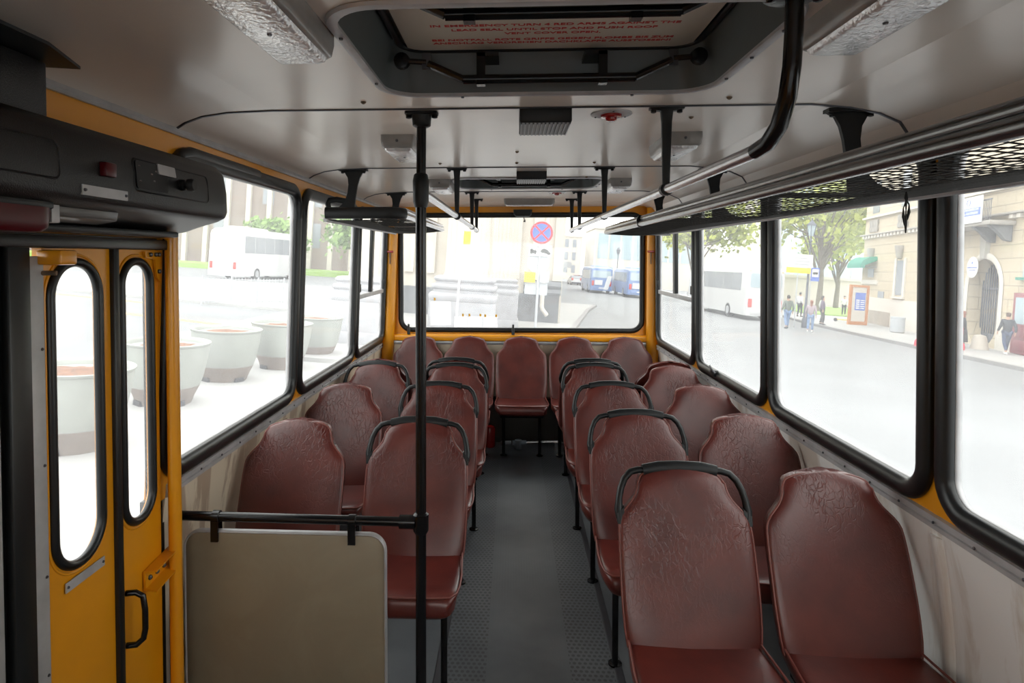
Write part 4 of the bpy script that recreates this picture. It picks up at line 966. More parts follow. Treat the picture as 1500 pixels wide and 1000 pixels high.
M['tyre'] = mat('tyre_rubber', (0.04, 0.04, 0.045), 0.8)
M['tail_red'] = mat('red_tail_lamp', (0.62, 0.04, 0.03), 0.3)
M['tail_amber'] = mat('amber_lamp', (0.95, 0.40, 0.01), 0.3)
M['bus_blue'] = mat('blue_bus_paint', (0.15, 0.25, 0.52), 0.35, coat=0.3)
M['leaves'] = mat('yellow_green_leaves', (0.400, 0.440, 0.080), 0.8, var=0.3, vscale=0.8)
M['leaves_d'] = mat('green_leaves', (0.20, 0.32, 0.08), 0.8, var=0.3, vscale=0.8)
M['bark'] = mat('tree_bark', (0.16, 0.13, 0.10), 0.9)
M['grass'] = mat('lawn_grass', (0.27, 0.42, 0.10), 0.9, var=0.2)
M['post'] = mat('grey_painted_post', (0.46, 0.48, 0.51), 0.5)
M['iron'] = mat('dark_iron', (0.09, 0.10, 0.13), 0.5)
M['sign_blue'] = mat('sign_blue', (0.08, 0.16, 0.60), 0.4)
M['sign_red'] = mat('sign_red', (0.75, 0.04, 0.05), 0.4)
M['sign_w'] = mat('sign_white', (0.78, 0.79, 0.80), 0.4)
M['sign_k'] = mat('sign_black', (0.03, 0.03, 0.03), 0.5)
M['sign_y'] = mat('sign_yellow', (0.85, 0.58, 0.02), 0.4)
M['orange'] = mat('orange_wood_frame', (0.52, 0.20, 0.05), 0.5)
M['awning'] = mat('green_awning_cloth', (0.02, 0.24, 0.17), 0.7)
M['barrier'] = mat('red_barrier_plastic', (0.75, 0.03, 0.07), 0.4)
M['brownwall'] = mat('brown_grey_render', (0.270, 0.217, 0.188), 0.85, var=0.1, vscale=0.3)
M['maroon_door'] = mat('maroon_door_paint', (0.25, 0.04, 0.06), 0.4)
M['skin'] = mat('human_skin', (0.55, 0.33, 0.24), 0.6)
M['road_yellow'] = mat('yellow_road_paint', (0.72, 0.48, 0.16), 0.8)
M['yellow_scooter'] = mat('yellow_scooter_paint', (0.80, 0.60, 0.02), 0.4)

def obox(name, x0, x1, y0, y1, z0, z1, m, **k):
    mb = MB(); mb.box(x0, x1, y0, y1, z0, z1); o = mb.build(name, m, None); put(o, 0, 0); return props(o, **k)
# ground
g_ = MB(); g_.box(-160, 160, -60, 260, -0.3, -0.0); put(props(g_.build('ground', 'asphalt', None), kind='structure'), 0, 0)
def slab(name, pts, z0, z1, m, kind='structure', **k):
    mb = MB(); mb.prism(pts, lambda p: (p[0], p[1], z0), lambda p: (p[0], p[1], z1)); o = mb.build(name, m, None); put(o, 0, 0); return props(o, kind=kind, **k)
kerbR = [(17.6, 10), (18.2, 23), (18.35, 29), (18.6, 35), (19.0, 41), (20.2, 48), (22.9, 60), (27, 80)]
slab('pavement', kerbR + [(60, 80), (60, 10)], 0.0, 0.13, 'pave')
kin = [(x - 0.02, y) for x, y in kerbR] + [(x + 0.22, y) for x, y in kerbR[::-1]]
slab('kerb_strip', kin, 0.0, 0.145, 'kerb')
kerbC = [(2.0, 12), (2.6, 26), (4.75, 39), (6.0, 45)]
slab('pavement', [(-9, 14.5)] + [(1.2, 14.5)] + kerbC[1:] + [(-30, 45), (-30, 30), (-9, 26)], 0.0, 0.12, 'pave')
slab('kerb_strip', [(x - 0.1, y) for x, y in kerbC[1:]] + [(x + 0.12, y) for x, y in kerbC[1:][::-1]], 0.0, 0.14, 'kerb')
slab('pavement', [(-8.5, 1), (-1.9, 1), (-1.9, 14.4), (-9, 17.5)], 0.0, 0.02, 'pave')
slab('lawn', [(24.2, 53), (40, 50), (50, 70), (26.5, 72)], 0.10, 0.22, 'grass')
slab('lawn', [(-60, 66), (-16, 66), (-16, 74), (-60, 74)], 0.0, 0.5, 'grass')
for pts, lb in (([(-14.2, 21.5), (-7.8, 19.6), (-7.8, 19.9), (-14.2, 21.9)], 'yellow painted road line beyond the planters'),
                ([(-22, 27.0), (-14.0, 25.2), (-14.0, 25.5), (-22, 27.4)], 'yellow painted road line left of the white fence')):
    o = slab('road_marking', pts, 0.0, 0.012, 'road_yellow', kind=None, label=lb, cat='road marking', group='yellow road lines')

# concrete planters
def planter():
    r = oemp('planter', 0, 0)
    mb = MB(); mb.lathe([(0.40, 0.30), (0.52, 0.31), (0.56, 0.42), (0.62, 0.75), (0.64, 0.96), (0.655, 0.97), (0.66, 1.0), (0.62, 1.005), (0.585, 0.98), (0.57, 0.93)], (0, 0, 0), 'z', 40); mb.build('planter_pot', 'concrete', r, 50)
    mb = MB(); R = []
    for z, rr_ in ((0.0, 0.40), (0.13, 0.445), (0.31, 0.525)):
        R.append([((rr_ - (0.05 if (k % 12) in (0, 1, 2) and z < 0.1 else 0)) * math.cos(2 * PI * k / 48), (rr_ - (0.05 if (k % 12) in (0, 1, 2) and z < 0.1 else 0)) * math.sin(2 * PI * k / 48), z) for k in range(48)])
    mb.rings(R); mb.build('planter_foot', 'concrete_foot', r, 50)
    for k in range(4):
        a = PI / 2 * k + 0.15
        mb = MB(); c, s_ = math.cos(a), math.sin(a)
        mb.add([((0.36 + dx) * c - w_ * s_, (0.36 + dx) * s_ + w_ * c, z) for dx in (0, 0.085) for w_ in (-0.10, 0.10) for z in (0.0, 0.10)], [(0, 1, 3, 2), (4, 6, 7, 5), (0, 4, 5, 1), (2, 3, 7, 6), (0, 2, 6, 4), (1, 5, 7, 3)]); mb.build('drain_notch', 'tyre', r)
    mb = MB(); R = []
    for q in (0.575, 0.45, 0.3, 0.15, 0.02):
        R.append([(q * math.cos(2 * PI * k / 30), q * math.sin(2 * PI * k / 30), 0.92 + (0.575 - q) * 0.08 + random.uniform(-0.008, 0.008)) for k in range(30)])
    mb.rings(R); mb.build('soil', 'soil', r)
    return r
pp = planter(); first = True
for x, y, lb in ((-5.26, 7.47, 'concrete planter seen through the door window, nearest the bus door'), (-5.47, 9.89, 'concrete planter half hidden by the yellow door post, left of the others'),
                 (-5.44, 11.96, 'concrete planter whole in the first left window, beside the hidden one'), (-4.95, 13.6, 'concrete planter cut by the first black window pillar'), (-4.75, 15.36, 'farthest concrete planter, in the second left window')):
    q = pp if first else copy_tree(pp); first = False
    put(q, x, y, 0, x * 3); props(q, lb, 'planter', 'concrete planters')
# white fence
fe = oemp('metal_fence', -13.1, 26.2, 0, math.atan2(2.6, 2.46), label='low white picket fence of metal bars before the white coach', cat='fence')
Lf = 3.7
mb = MB()
for z in (0.15, 1.12): mb.box(0, Lf, -0.015, 0.015, z, z + 0.04)
mb.build('fence_rail', 'post', fe)
mb = MB(); n = 26
for k in range(n + 1): mb.box(Lf * k / n - 0.012, Lf * k / n + 0.012, -0.01, 0.01, 0.08, 1.22)
mb.build('fence_bars', 'post', fe)
for k in range(4):
    mb = MB(); mb.box(Lf * k / 3 - 0.025, Lf * k / 3 + 0.025, -0.02, 0.02, 0.0, 1.28); mb.build('fence_post', 'post', fe)

# coaches and buses: rear at y = 0, front towards +y
def coach(x, y, rz, L, W, H, body, label, cat='coach', group=None, flip=1):
    r = oemp('coach' if cat == 'coach' else 'city_bus', x, y, 0, rz, label=label, cat=cat, group=group)
    mb = MB(); R = []
    for yy, s_, top in ((0.0, 0.93, 0.90), (0.10, 0.985, 0.955), (0.35, 1, 0.985), (1.2, 1, 1), (L - 1.5, 1, 1), (L - 0.5, 0.99, 0.96), (L - 0.1, 0.95, 0.88), (L, 0.88, 0.80)):
        w = W / 2 * s_; h = H * top
        sec = [(-w, 0.32), (-w, 1.2), (-w * 0.985, H * 0.55), (-w * 0.955, h - 0.28), (-w * 0.90, h - 0.10), (-w * 0.75, h), (w * 0.75, h), (w * 0.90, h - 0.10), (w * 0.955, h - 0.28), (w * 0.985, H * 0.55), (w, 1.2), (w, 0.32)]
        R.append([(a, yy, b) for a, b in sec])
    mb.rings(R); mb.build('body_shell', body, r, 35)
    for s_ in (-1, 1):
        n = 6
        for k in range(n):
            a = 0.9 + (L - 2.4) * k / n; b = a + (L - 2.4) / n - 0.05
            mb = MB(); xx = lambda z: s_ * (W / 2 * (0.985 - 0.03 * (z - H * 0.55) / (H * 0.4)) + 0.008)
            z0_, z1_ = H * 0.53, H * 0.86
            mb.add([(xx(z0_), a, z0_), (xx(z0_), b, z0_), (xx(z1_), b, z1_), (xx(z1_), a, z1_), (xx(z0_) - s_ * 0.03, a, z0_), (xx(z0_) - s_ * 0.03, b, z0_), (xx(z1_) - s_ * 0.03, b, z1_), (xx(z1_) - s_ * 0.03, a, z1_)],
                   [(0, 1, 2, 3), (7, 6, 5, 4), (0, 4, 5, 1), (2, 6, 7, 3), (0, 3, 7, 4), (1, 2, 6, 5)])
            mb.build('side_window', 'darkwin', r)
        for yy in (L * 0.24, L * 0.76):
            wx = s_ * (W / 2 - 0.14)
            mb = MB(); mb.lathe([(0.30, -0.15), (0.46, -0.15), (0.48, -0.10), (0.48, 0.10), (0.46, 0.155), (0.30, 0.16)], (wx, yy, 0.48), 'x', 24); wh = mb.build('wheel', 'tyre', r)
            mb = MB(); mb.lathe([(0.27, 0.0), (0.25, s_ * 0.02), (0.10, s_ * 0.0)], (wx + s_ * 0.165, yy, 0.48), 'x', 20); mb.build('hub_cap', 'post', wh)
        mb = MB(); mb.box(s_ * (W / 2 - 0.30) - 0.13, s_ * (W / 2 - 0.30) + 0.13, -0.03, 0.06, 0.85, 1.40); mb.build('tail_lamp', 'tail_red', r, bevel=0.03)
        mb = MB(); mb.box(s_ * (W / 2 - 0.25) - 0.07, s_ * (W / 2 - 0.25) + 0.07, 0.02, 0.12, H - 0.42, H - 0.34); mb.build('marker_lamp', 'tail_amber', r)
    mb = MB(); mb.rings([[(a, 0.02 + (b - H * 0.58) * 0.03 - d, b) for a, b in rrect(-W / 2 * 0.80, W / 2 * 0.80, H * 0.60, H * 0.86, 0.12, 4)] for d in (0, 0.05)]); mb.build('rear_window', 'skywin', r)
    mb = MB(); mb.box(-W / 2 * 0.72, W / 2 * 0.72, -0.035, 0.05, 0.40, 0.75); mb.build('rear_bumper', body, r, bevel=0.03)
    mb = MB(); mb.box(-0.28, 0.28, -0.045, -0.03, 0.55, 0.67); mb.build('number_plate', 'sign_w', r)
    mb = MB(); mb.rings([[(a, b, z) for a, b in rrect(-w_, w_, 1.0 + d, L * 0.45 - d, 0.2, 4)] for z, w_, d in ((H - 0.02, 0.85, 0), (H + 0.14, 0.8, 0.15), (H + 0.18, 0.6, 0.4))]); mb.build('roof_unit', body, r)
    return r
coach(16.25, 41.3, math.radians(2.0), 12, 2.5, 3.55, 'coach_white', 'white coach parked at the kerb, seen through the right windows', group='white coaches')
coach(-22.0, 47.0, math.radians(-6), 12, 2.55, 4.0, 'coach_white', 'white coach behind the white fence, seen through the left windows', group='white coaches')
for x, y, lb in ((10.0, 71, 'blue city bus on the far street, left of the two behind the back window'), (12.95, 64.5, 'blue city bus on the far street, right of the two behind the back window')):
    b_ = coach(x, y, 0, 10, 2.5, 2.95, 'bus_blue', lb, 'bus', 'blue buses')
    mb = MB(); mb.box(-0.75, 0.1, -0.06, -0.04, 0.95, 1.5); mb.build('rear_poster', 'sign_w', b_)
    mb = MB(); mb.add([(0.25, -0.06, 0.45), (0.75, -0.06, 0.45), (1.15, -0.06, 2.0), (0.65, -0.06, 2.0), (0.25, -0.04, 0.45), (0.75, -0.04, 0.45), (1.15, -0.04, 2.0), (0.65, -0.04, 2.0)], [(0, 1, 2, 3), (7, 6, 5, 4), (0, 4, 5, 1), (2, 6, 7, 3), (0, 3, 7, 4), (1, 2, 6, 5)]); mb.build('rear_ladder_board', 'sign_w', b_)
# cars
def car(x, y, rz, body, label, group=None):
    r = oemp('car', x, y, 0, rz, label=label, cat='car', group=group)
    L, W = 4.2, 1.72
    P = [(0.0, 0.45, 0.80), (0.04, 0.95, 0.92), (0.30, 1.02, 0.98), (1.0, 0.99, 1), (3.0, 0.95, 1), (3.8, 0.82, 0.96), (4.15, 0.68, 0.88), (4.2, 0.45, 0.80)]
    mb = MB(); R = []
    for yy, h, s_ in P:
        w = W / 2 * s_; R.append([(a, yy, b) for a, b in ((-w, 0.25), (-w * 1.02, 0.55), (-w, h * 0.85), (-w * 0.93, h), (w * 0.93, h), (w, h * 0.85), (w * 1.02, 0.55), (w, 0.25))])
    mb.rings(R); mb.build('body_shell', body, r, 40)
    mb = MB(); R = []
    for yy, h in ((0.12, 0.98), (0.45, 1.40), (0.9, 1.47), (1.9, 1.46), (2.3, 1.38), (3.0, 0.97)):
        k = (h - 0.95) / 0.5; w = W / 2 * (0.92 - 0.17 * k)
        R.append([(-W / 2 * 0.9, yy, 0.94), (-w, yy, h - 0.03), (-w * 0.9, yy, h), (w * 0.9, yy, h), (w, yy, h - 0.03), (W / 2 * 0.9, yy, 0.94)])
    mb.rings(R); mb.build('cabin_glass', 'darkwin', r, 40)
    mb = MB(); mb.rings([[(-0.58, y_, 1.455), (-0.5, y_, 1.485), (0.5, y_, 1.485), (0.58, y_, 1.455)] for y_ in (0.55, 2.05)]); mb.build('roof_panel', body, r)
    for s_ in (-1, 1):
        for yy in (0.75, 3.35):
            mb = MB(); mb.lathe([(0.18, -0.09), (0.29, -0.09), (0.31, -0.05), (0.31, 0.06), (0.29, 0.10), (0.18, 0.10)], (s_ * 0.78, yy, 0.31), 'x', 20); wh = mb.build('wheel', 'tyre', r)
            mb = MB(); mb.lathe([(0.18, 0.0), (0.15, s_ * 0.012), (0.05, 0.0)], (s_ * 0.885, yy, 0.31), 'x', 16); mb.build('hub_cap', 'post', wh)
        mb = MB(); mb.box(s_ * 0.68 - 0.13, s_ * 0.68 + 0.13, -0.03, 0.25, 0.74, 1.12); mb.build('tail_lamp', 'tail_red', r, bevel=0.04)
    mb = MB(); mb.box(-0.26, 0.26, -0.03, 0.02, 0.55, 0.66); mb.build('number_plate', 'sign_w', r)
    mb = MB(); mb.box(-0.78, 0.78, -0.05, 0.15, 0.25, 0.48); mb.build('rear_bumper', 'iron', r, bevel=0.04)
    return r
car(15.75, 18.9, math.radians(180), 'coach_white', 'white car with red tail lamp cut off by the right edge of the picture')
car(10.2, 100, math.radians(4), 'coach_white', 'tiny white car parked far up the street behind, nearest of the row', 'cars parked far up the street')
car(11.0, 107, math.radians(4), 'tail_red', 'tiny red car parked far up the street behind', 'cars parked far up the street')
car(12.0, 114, math.radians(4), 'coach_white', 'tiny white car farthest up the street, beside the blue bus', 'cars parked far up the street')

# people
def skin_mesh(name, V, E, rad, m, parent, sub_=1):
    me = bpy.data.meshes.new(name + '_cage'); me.from_pydata(V, E, [])
    o = bpy.data.objects.new(name + '_cage', me); COL.objects.link(o)
    sk = o.modifiers.new('skin', 'SKIN'); sk.use_smooth_shade = True
    if not me.skin_vertices: pass
    for i, r_ in enumerate(rad):
        sv = me.skin_vertices[0].data[i]; sv.radius = r_ if isinstance(r_, tuple) else (r_, r_); sv.use_root = (i == 0)
    ss = o.modifiers.new('sub', 'SUBSURF'); ss.levels = sub_; ss.render_levels = sub_
    dg = bpy.context.evaluated_depsgraph_get(); dg.update()
    m2 = bpy.data.meshes.new_from_object(o.evaluated_get(dg)); bpy.data.objects.remove(o)
    m2.materials.clear(); m2.materials.append(M[m])
    for p in m2.polygons: p.use_smooth = True
    q = bpy.data.objects.new(name, m2); COL.objects.link(q); q.parent = parent; return q
def person(x, y, rz, H, top, legs, hair, shoes, walk, label, longhair=False, skirt=False, arm=0.0, z=0.13):
    r = oemp('person', x, y, z, rz, label=label, cat='person', group=None)
    k = H / 1.75; st = 0.30 * walk
    def S(p): return (p[0] * k, p[1] * k, p[2] * k)
    hipL, hipR = (-0.10, 0, 0.90), (0.10, 0, 0.90)
    kL, kR = (-0.10, -0.06 - st * 0.45, 0.49), (0.10, -0.05 + st * 0.35, 0.49)
    aL, aR = (-0.10, -st, 0.09), (0.10, st * 1.1, 0.10 + 0.05 * walk)
    tL, tR = (-0.11, -st - 0.14, 0.03), (0.11, st * 1.1 - 0.13, 0.03)
    shL, shR = (-0.19, 0, 1.42), (0.19, 0, 1.42)
    eL, eR = (-0.25, 0.05 + 0.10 * walk, 1.15), (0.25, 0.05 - 0.06 * walk, 1.15)
    hL, hR = (-0.26, -0.02 + 0.10 * walk - arm * 0.2, 0.90 + arm * 0.3), (0.26, -0.05 - 0.18 * walk, 0.92)
    V = [(0, 0, 0.95), (0, 0, 1.15), (0, 0.01, 1.36), (0, 0.0, 1.49), (0, -0.015, 1.58), (0, -0.02, 1.70), hipL, kL, aL, tL, hipR, kR, aR, tR, shL, eL, hL, shR, eR, hR]
    E = [(0, 1), (1, 2), (2, 3), (3, 4), (4, 5), (0, 6), (6, 7), (7, 8), (8, 9), (0, 10), (10, 11), (11, 12), (12, 13), (2, 14), (14, 15), (15, 16), (2, 17), (17, 18), (18, 19)]
    R = [0.12, 0.11, 0.12, 0.052, (0.075, 0.09), (0.07, 0.085), 0.085, 0.055, 0.036, 0.03, 0.085, 0.055, 0.036, 0.03, 0.055, 0.04, 0.028, 0.055, 0.04, 0.028]
    for hi, hp_, sg in ((16, hL, -1), (19, hR, 1)):
        b0 = len(V); V.append((hp_[0], hp_[1] - 0.01, hp_[2] - 0.06)); E.append((hi, b0)); R.append((0.022, 0.03))
        for j in range(4):
            V.append((hp_[0] + 0.004 * j, hp_[1] - 0.04 + 0.022 * j, hp_[2] - 0.13 - 0.012 * (1 - abs(j - 1.3)))); E.append((b0, len(V) - 1)); R.append(0.009)
        V.append((hp_[0] - sg * 0.01, hp_[1] - 0.055, hp_[2] - 0.06)); E.append((hi, len(V) - 1)); R.append(0.010)
    skin_mesh('body', [S(p) for p in V], E, [tuple(q * k for q in r_) if isinstance(r_, tuple) else r_ * k for r_ in R], 'skin', r)
    V = [(0, 0, 0.86), (0, 0, 1.12), (0, 0.01, 1.36), (0, 0.01, 1.47), shL, eL, (hL[0], hL[1], hL[2] + 0.03), shR, eR, (hR[0], hR[1], hR[2] + 0.03)]
    E = [(0, 1), (1, 2), (2, 3), (2, 4), (4, 5), (5, 6), (2, 7), (7, 8), (8, 9)]
    skin_mesh('jacket', [S(p) for p in V], E, [q * k for q in (0.175, 0.165, 0.165, 0.075, 0.085, 0.062, 0.045, 0.085, 0.062, 0.045)], top, r)
    V = [(0, 0, 0.93), hipL, kL, (aL[0], aL[1], aL[2] + 0.02), hipR, kR, (aR[0], aR[1], aR[2] + 0.02)]
    skin_mesh('trousers', [S(p) for p in V], [(0, 1), (1, 2), (2, 3), (0, 4), (4, 5), (5, 6)], [q * k for q in (0.13, 0.105, 0.075, 0.055, 0.105, 0.075, 0.055)], legs, r)
    if skirt:
        mb = MB(); mb.lathe([(0.15, 1.0), (0.19, 0.85), (0.22, 0.55), (0.24, 0.30)], (0, 0, 0), 'z', 20); mb.v = [S(p) for p in mb.v]; mb.build('skirt', legs, r)
    mb = MB(); R = []
    for z_, rr_ in ((1.60, 0.078), (1.66, 0.098), (1.72, 0.098), (1.765, 0.07), (1.785, 0.02)):
        R.append([(rr_ * 0.88 * math.cos(a), 0.008 + rr_ * math.sin(a) * (1.0 if math.sin(a) > 0 else 0.80 if z_ > 1.71 else 0.1), z_) for a in [2 * PI * j / 18 for j in range(18)]])
    if longhair: R = [[(0.06 * math.cos(a), 0.07 + 0.03 * math.sin(a), 1.36) for a in [2 * PI * j / 18 for j in range(18)]]] + R
    mb.rings(R); mb.v = [S(p) for p in mb.v]; mb.build('hair', hair, r, 70)
    for a_, t_ in ((aL, tL), (aR, tR)):
        mb = MB(); mb.rings([[(a_[0] + (t_[0] - a_[0]) * q + w_ * math.cos(b), a_[1] + (t_[1] - a_[1]) * q, max(0.0, t_[2] - 0.03) + h_ * (0.5 + 0.5 * math.sin(b))) for b in [2 * PI * j / 12 for j in range(12)]] for q, w_, h_ in ((-0.45, 0.03, 0.08), (-0.2, 0.045, 0.11), (0.3, 0.048, 0.10), (0.8, 0.05, 0.07), (1.15, 0.03, 0.04))])
        mb.v = [S(p) for p in mb.v]; mb.build('shoe', shoes, r, 70)
    return r
for nm, c in (('c_dark', (0.05, 0.055, 0.07)), ('c_navy', (0.06, 0.08, 0.15)), ('c_black', (0.03, 0.03, 0.035)), ('c_white', (0.70, 0.70, 0.70)), ('c_olive', (0.16, 0.19, 0.17)), ('c_jeans', (0.18, 0.28, 0.48)), ('c_mauve', (0.34, 0.27, 0.31)), ('c_plum', (0.13, 0.09, 0.15)), ('c_pale', (0.52, 0.55, 0.50)), ('h_brown', (0.10, 0.06, 0.04)), ('h_dark', (0.05, 0.04, 0.04)), ('h_red', (0.25, 0.09, 0.05))):
    M[nm] = mat('cloth_' + nm[2:], c, 0.85)
person(21.45, 28.35, PI - 0.3, 1.76, 'c_dark', 'c_navy', 'h_brown', 'c_white', 1.0, 'person walking away in dark grey hooded jacket, navy trousers and white shoes')
person(21.0, 30.9, PI + 0.4, 1.80, 'c_navy', 'c_black', 'h_brown', 'c_dark', 0.2, 'person in dark blue jacket standing before the arched gate')
person(20.7, 29.95, PI + 0.9, 1.66, 'c_black', 'c_black', 'h_red', 'c_black', 0.3, 'person with long reddish hair and long dark dress before the arched gate', longhair=True, skirt=True)
person(15.7, 36.6, PI, 1.85, 'c_olive', 'c_jeans', 'h_dark', 'c_dark', 0.5, 'person in olive jacket standing left in the group at the bus stop', z=0.0)
person(21.39, 47.9, 2.0, 1.78, 'c_white', 'c_dark', 'h_dark', 'c_dark', 0.2, 'person in white jacket standing behind at the bus stop')
person(16.25, 35.0, 2.6, 1.70, 'c_mauve', 'c_jeans', 'h_red', 'c_white', 0.4, 'person in mauve jacket and light jeans at the bus stop', longhair=True, z=0.0)
person(19.25, 40.0, 1.2, 1.76, 'c_plum', 'c_black', 'h_dark', 'c_dark', 0.2, 'person in plum coloured coat at the bus stop', longhair=True)
person(20.35, 42.4, 0.8, 1.70, 'c_pale', 'c_olive', 'h_brown', 'c_dark', 0.2, 'person in pale green coat, rightmost at the bus stop')
person(27.5, 53.6, -0.5, 1.65, 'c_white', 'c_dark', 'h_dark', 'c_dark', 0.6, 'person in white top beside the yellow scooter')

# cream building with the arched gate; local x runs along the wall away from the camera, local -y faces the street
bx_, by_ = 22.1, 28.2; ang = math.atan2(0.983, 0.182)
fb = oemp('building', bx_, by_, 0.0, ang, label='cream rusticated building with arched gate, balcony and white plinth', cat='building')
def fbox(name, s0, s1, d0, d1, z0, z1, m, par=fb, **k):
    mb = MB(); mb.box(s0, s1, d0, d1, z0, z1); return mb.build(name, m, par, **k)
# local +y points to the left of local x, i.e. towards the street
AC, AH, AS_ = 3.6, 1.38, 2.95
fn = lambda a, b, n: (a, -n, b)
mb = MB(); plate_hole(mb, fn, (AC - 3.0, AC + 3.0, 0.1, 5.6), (AC - AH, AC + AH, 0.10, 4.33), 1.37, 1.2, 10)
mb.box(-16, AC - 3.0, -8, 0, 0.1, 14); mb.box(AC + 3.0, 20.2, -8, 0, 0.1, 14); mb.box(AC - 3.0, AC + 3.0, -8, 0, 5.6, 14); mb.box(AC - 3.0, AC + 3.0, -8, -1.2, 0.1, 5.6)
mb.build('facade_wall', 'facade', fb)
fbox('plinth', AC + 1.5, 20.23, 0.0, 0.06, 0.1, 1.95, 'plaster'); fbox('plinth', -16, -0.6, 0.0, 0.05, 0.1, 1.5, 'plaster'); fbox('plinth', 0.95, AC - 1.5, 0.0, 0.05, 0.1, 1.5, 'plaster')
fbox('stone_base', 14.4, 20.3, 0.0, 0.12, 0.1, 1.05, 'stone')
fbox('cornice', -16, 20.4, 0.0, 0.30, 6.32, 6.42, 'stucco', bevel=0.02)
for k in range(38): 
    a = -1.0 + k * 0.56
    if 1.4 < a < 7.4: continue
    mb = MB(); mb.box(a, a + 0.30, 0.0, 0.22, 6.12, 6.32); mb.build('dentil', 'plaster', fb, bevel=0.02)
fbox('string_course', -16, 20.4, 0.0, 0.20, 7.55, 7.68, 'plaster')
for c_ in (18.3, 13.4, 9.0):
    mb = MB()
    for j in range(5): mb.lathe([(0.07, 6.55), (0.11, 6.75), (0.05, 6.95), (0.10, 7.2), (0.07, 7.4)], (c_ - 0.6 + j * 0.3, 0.10, 0), 'z', 10)
    mb.build('balustrade', 'stucco', fb)
    fbox('upper_window', c_ - 0.6, c_ + 0.6, -0.05, 0.03, 7.9, 10.2, 'darkwin'); 
    mb = MB(); mb.lathe([(0.05, 0), (0.16, 0.05), (0.20, 0.2), (0.24, 0.5), (0.30, 0.75), (0.30, 0.85)], (c_ + 0.05, 0.12, 4.55), 'z', 14); mb.build('mask_bracket', 'stucco', fb)
for c_ in (13.4, 9.0):
    fbox('tall_window', c_ - 0.55, c_ + 0.55, -0.05, 0.03, 2.25, 4.45, 'darkwin'); 
    fbox('window_surround', c_ - 0.85, c_ - 0.57, 0.0, 0.08, 2.1, 4.6, 'plaster'); fbox('window_surround', c_ + 0.57, c_ + 0.85, 0.0, 0.08, 2.1, 4.6, 'plaster'); fbox('window_sill', c_ - 0.9, c_ + 0.9, 0.0, 0.16, 2.02, 2.14, 'plaster')
fbox('small_window', 17.9, 19.0, -0.02, 0.03, 3.35, 3.95, 'darkwin')
fbox('name_board', 17.0, 20.0, 0.0, 0.10, 2.85, 3.15, 'plaster')
fbox('side_door', 15.8, 16.8, 0.0, 0.04, 0.13, 2.4, 'darkwin')
# arch surround, keystone and gate
P = [(AC + 1.55 * math.cos(a), 0.03, AS_ + 1.55 * math.sin(a)) for a in [PI * k / 20 for k in range(21)]]
mb = MB(); mb.tube([(AC + 1.55, 0.03, 0.1)] + P + [(AC - 1.55, 0.03, 0.1)], [(0.05, 0.16)] * 23, 8, up=(0, 1, 0)); mb.build('arch_surround', 'plaster', fb, 50)
mb = MB(); mb.rings([[(AC + a * w_, d, z) for a, d in ((-1, 0), (-0.8, 0.18), (0.8, 0.18), (1, 0))] for z, w_ in ((4.35, 0.22), (4.9, 0.30), (5.6, 0.38), (5.75, 0.45))]); mb.build('keystone_mask', 'stucco', fb)
gt = oemp('arched_gate', 0, 0, label='dark iron barred gate with wooden back inside the arch', cat='gate')
gt.parent = None; gt.matrix_world = fb.matrix_world.copy()
mb = MB()
for k in range(14):
    a = AC - 1.3 + 2.6 * k / 13; h = AS_ + math.sqrt(max(0, 1.36 ** 2 - (a - AC) ** 2)) - 0.02
    mb.box(a - 0.025, a + 0.025, -0.62, -0.57, 0.75, h)
mb.box(AC - 1.36, AC + 1.36, -0.63, -0.56, 0.6, 0.75); mb.box(AC - 1.36, AC + 1.36, -0.63, -0.56, AS_ - 0.06, AS_ + 0.04); mb.box(AC - 1.36, AC + 1.36, -0.62, -0.58, 0.14, 0.6)
mb.build('iron_bars', 'iron', gt)
mb = MB(); mb.prism([(AC - 1.36, 0.14)] + [(AC + 1.36 * math.cos(PI - a), AS_ + 1.36 * math.sin(a)) for a in [PI * k / 16 for k in range(17)]] + [(AC + 1.36, 0.14)], lambda p: (p[0], -0.95, p[1]), lambda p: (p[0], -1.0, p[1]))
M['gatewood'] = mat('ochre_gate_boards', (0.42, 0.33, 0.22), 0.8, var=0.2); mb.build('gate_boards', 'gatewood', gt)
def lo(name, s_, d_, z_, **k):
    o = bpy.data.objects.new(name, None); COL.objects.link(o); o.matrix_world = fb.matrix_world @ Matrix.Translation((s_, d_, z_)); return props(o, **k)
rs = lo('round_sign', 4.15, 0.28, 3.93, label='round white sign with blue lettering hanging in the arch', cat='sign')
mb = MB(); mb.lathe([(0.50, -0.02), (0.52, -0.01), (0.52, 0.01), (0.50, 0.02)], (0, 0, 0), 'y', 32); mb.build('sign_disc', 'sign_w', rs)
for i, (tx, sz) in enumerate((('ПРИЁМНАЯ КОМИССИЯ', 0.075), ('РГПУ им. А.И. ГЕРЦЕНА', 0.055))):
    t = text_mesh('sign_lettering', tx, sz, 'sign_blue', rs, ext=0.002); t.location = (0, 0.025, -0.02 - i * 0.12); t.rotation_euler = (PI / 2, 0, PI)
mb = MB(); mb.lathe([(0.07, 0.021), (0.07, 0.026)], (0, 0, 0.22), 'y', 14); mb.build('emblem', 'sign_blue', rs)
ba = lo('balcony', 0, 0, 0, label='stone balcony with iron railing above the arched gate', cat='balcony')
mb = MB(); mb.box(1.3, 7.6, 0, 1.05, 5.82, 6.02); mb.build('balcony_slab', 'stucco', ba, bevel=0.03)
for a in (1.7, 3.0, 6.0, 7.2):
    mb = MB(); mb.rings([[(a + w_, 0.02, 5.1), (a + w_, 0.25, 5.15), (a + w_, 0.55, 5.5), (a + w_, 0.95, 5.82), (a + w_, 0.02, 5.82)] for w_ in (-0.16, 0.16)]); mb.build('corbel', 'granite_dark', ba)
mb = MB()
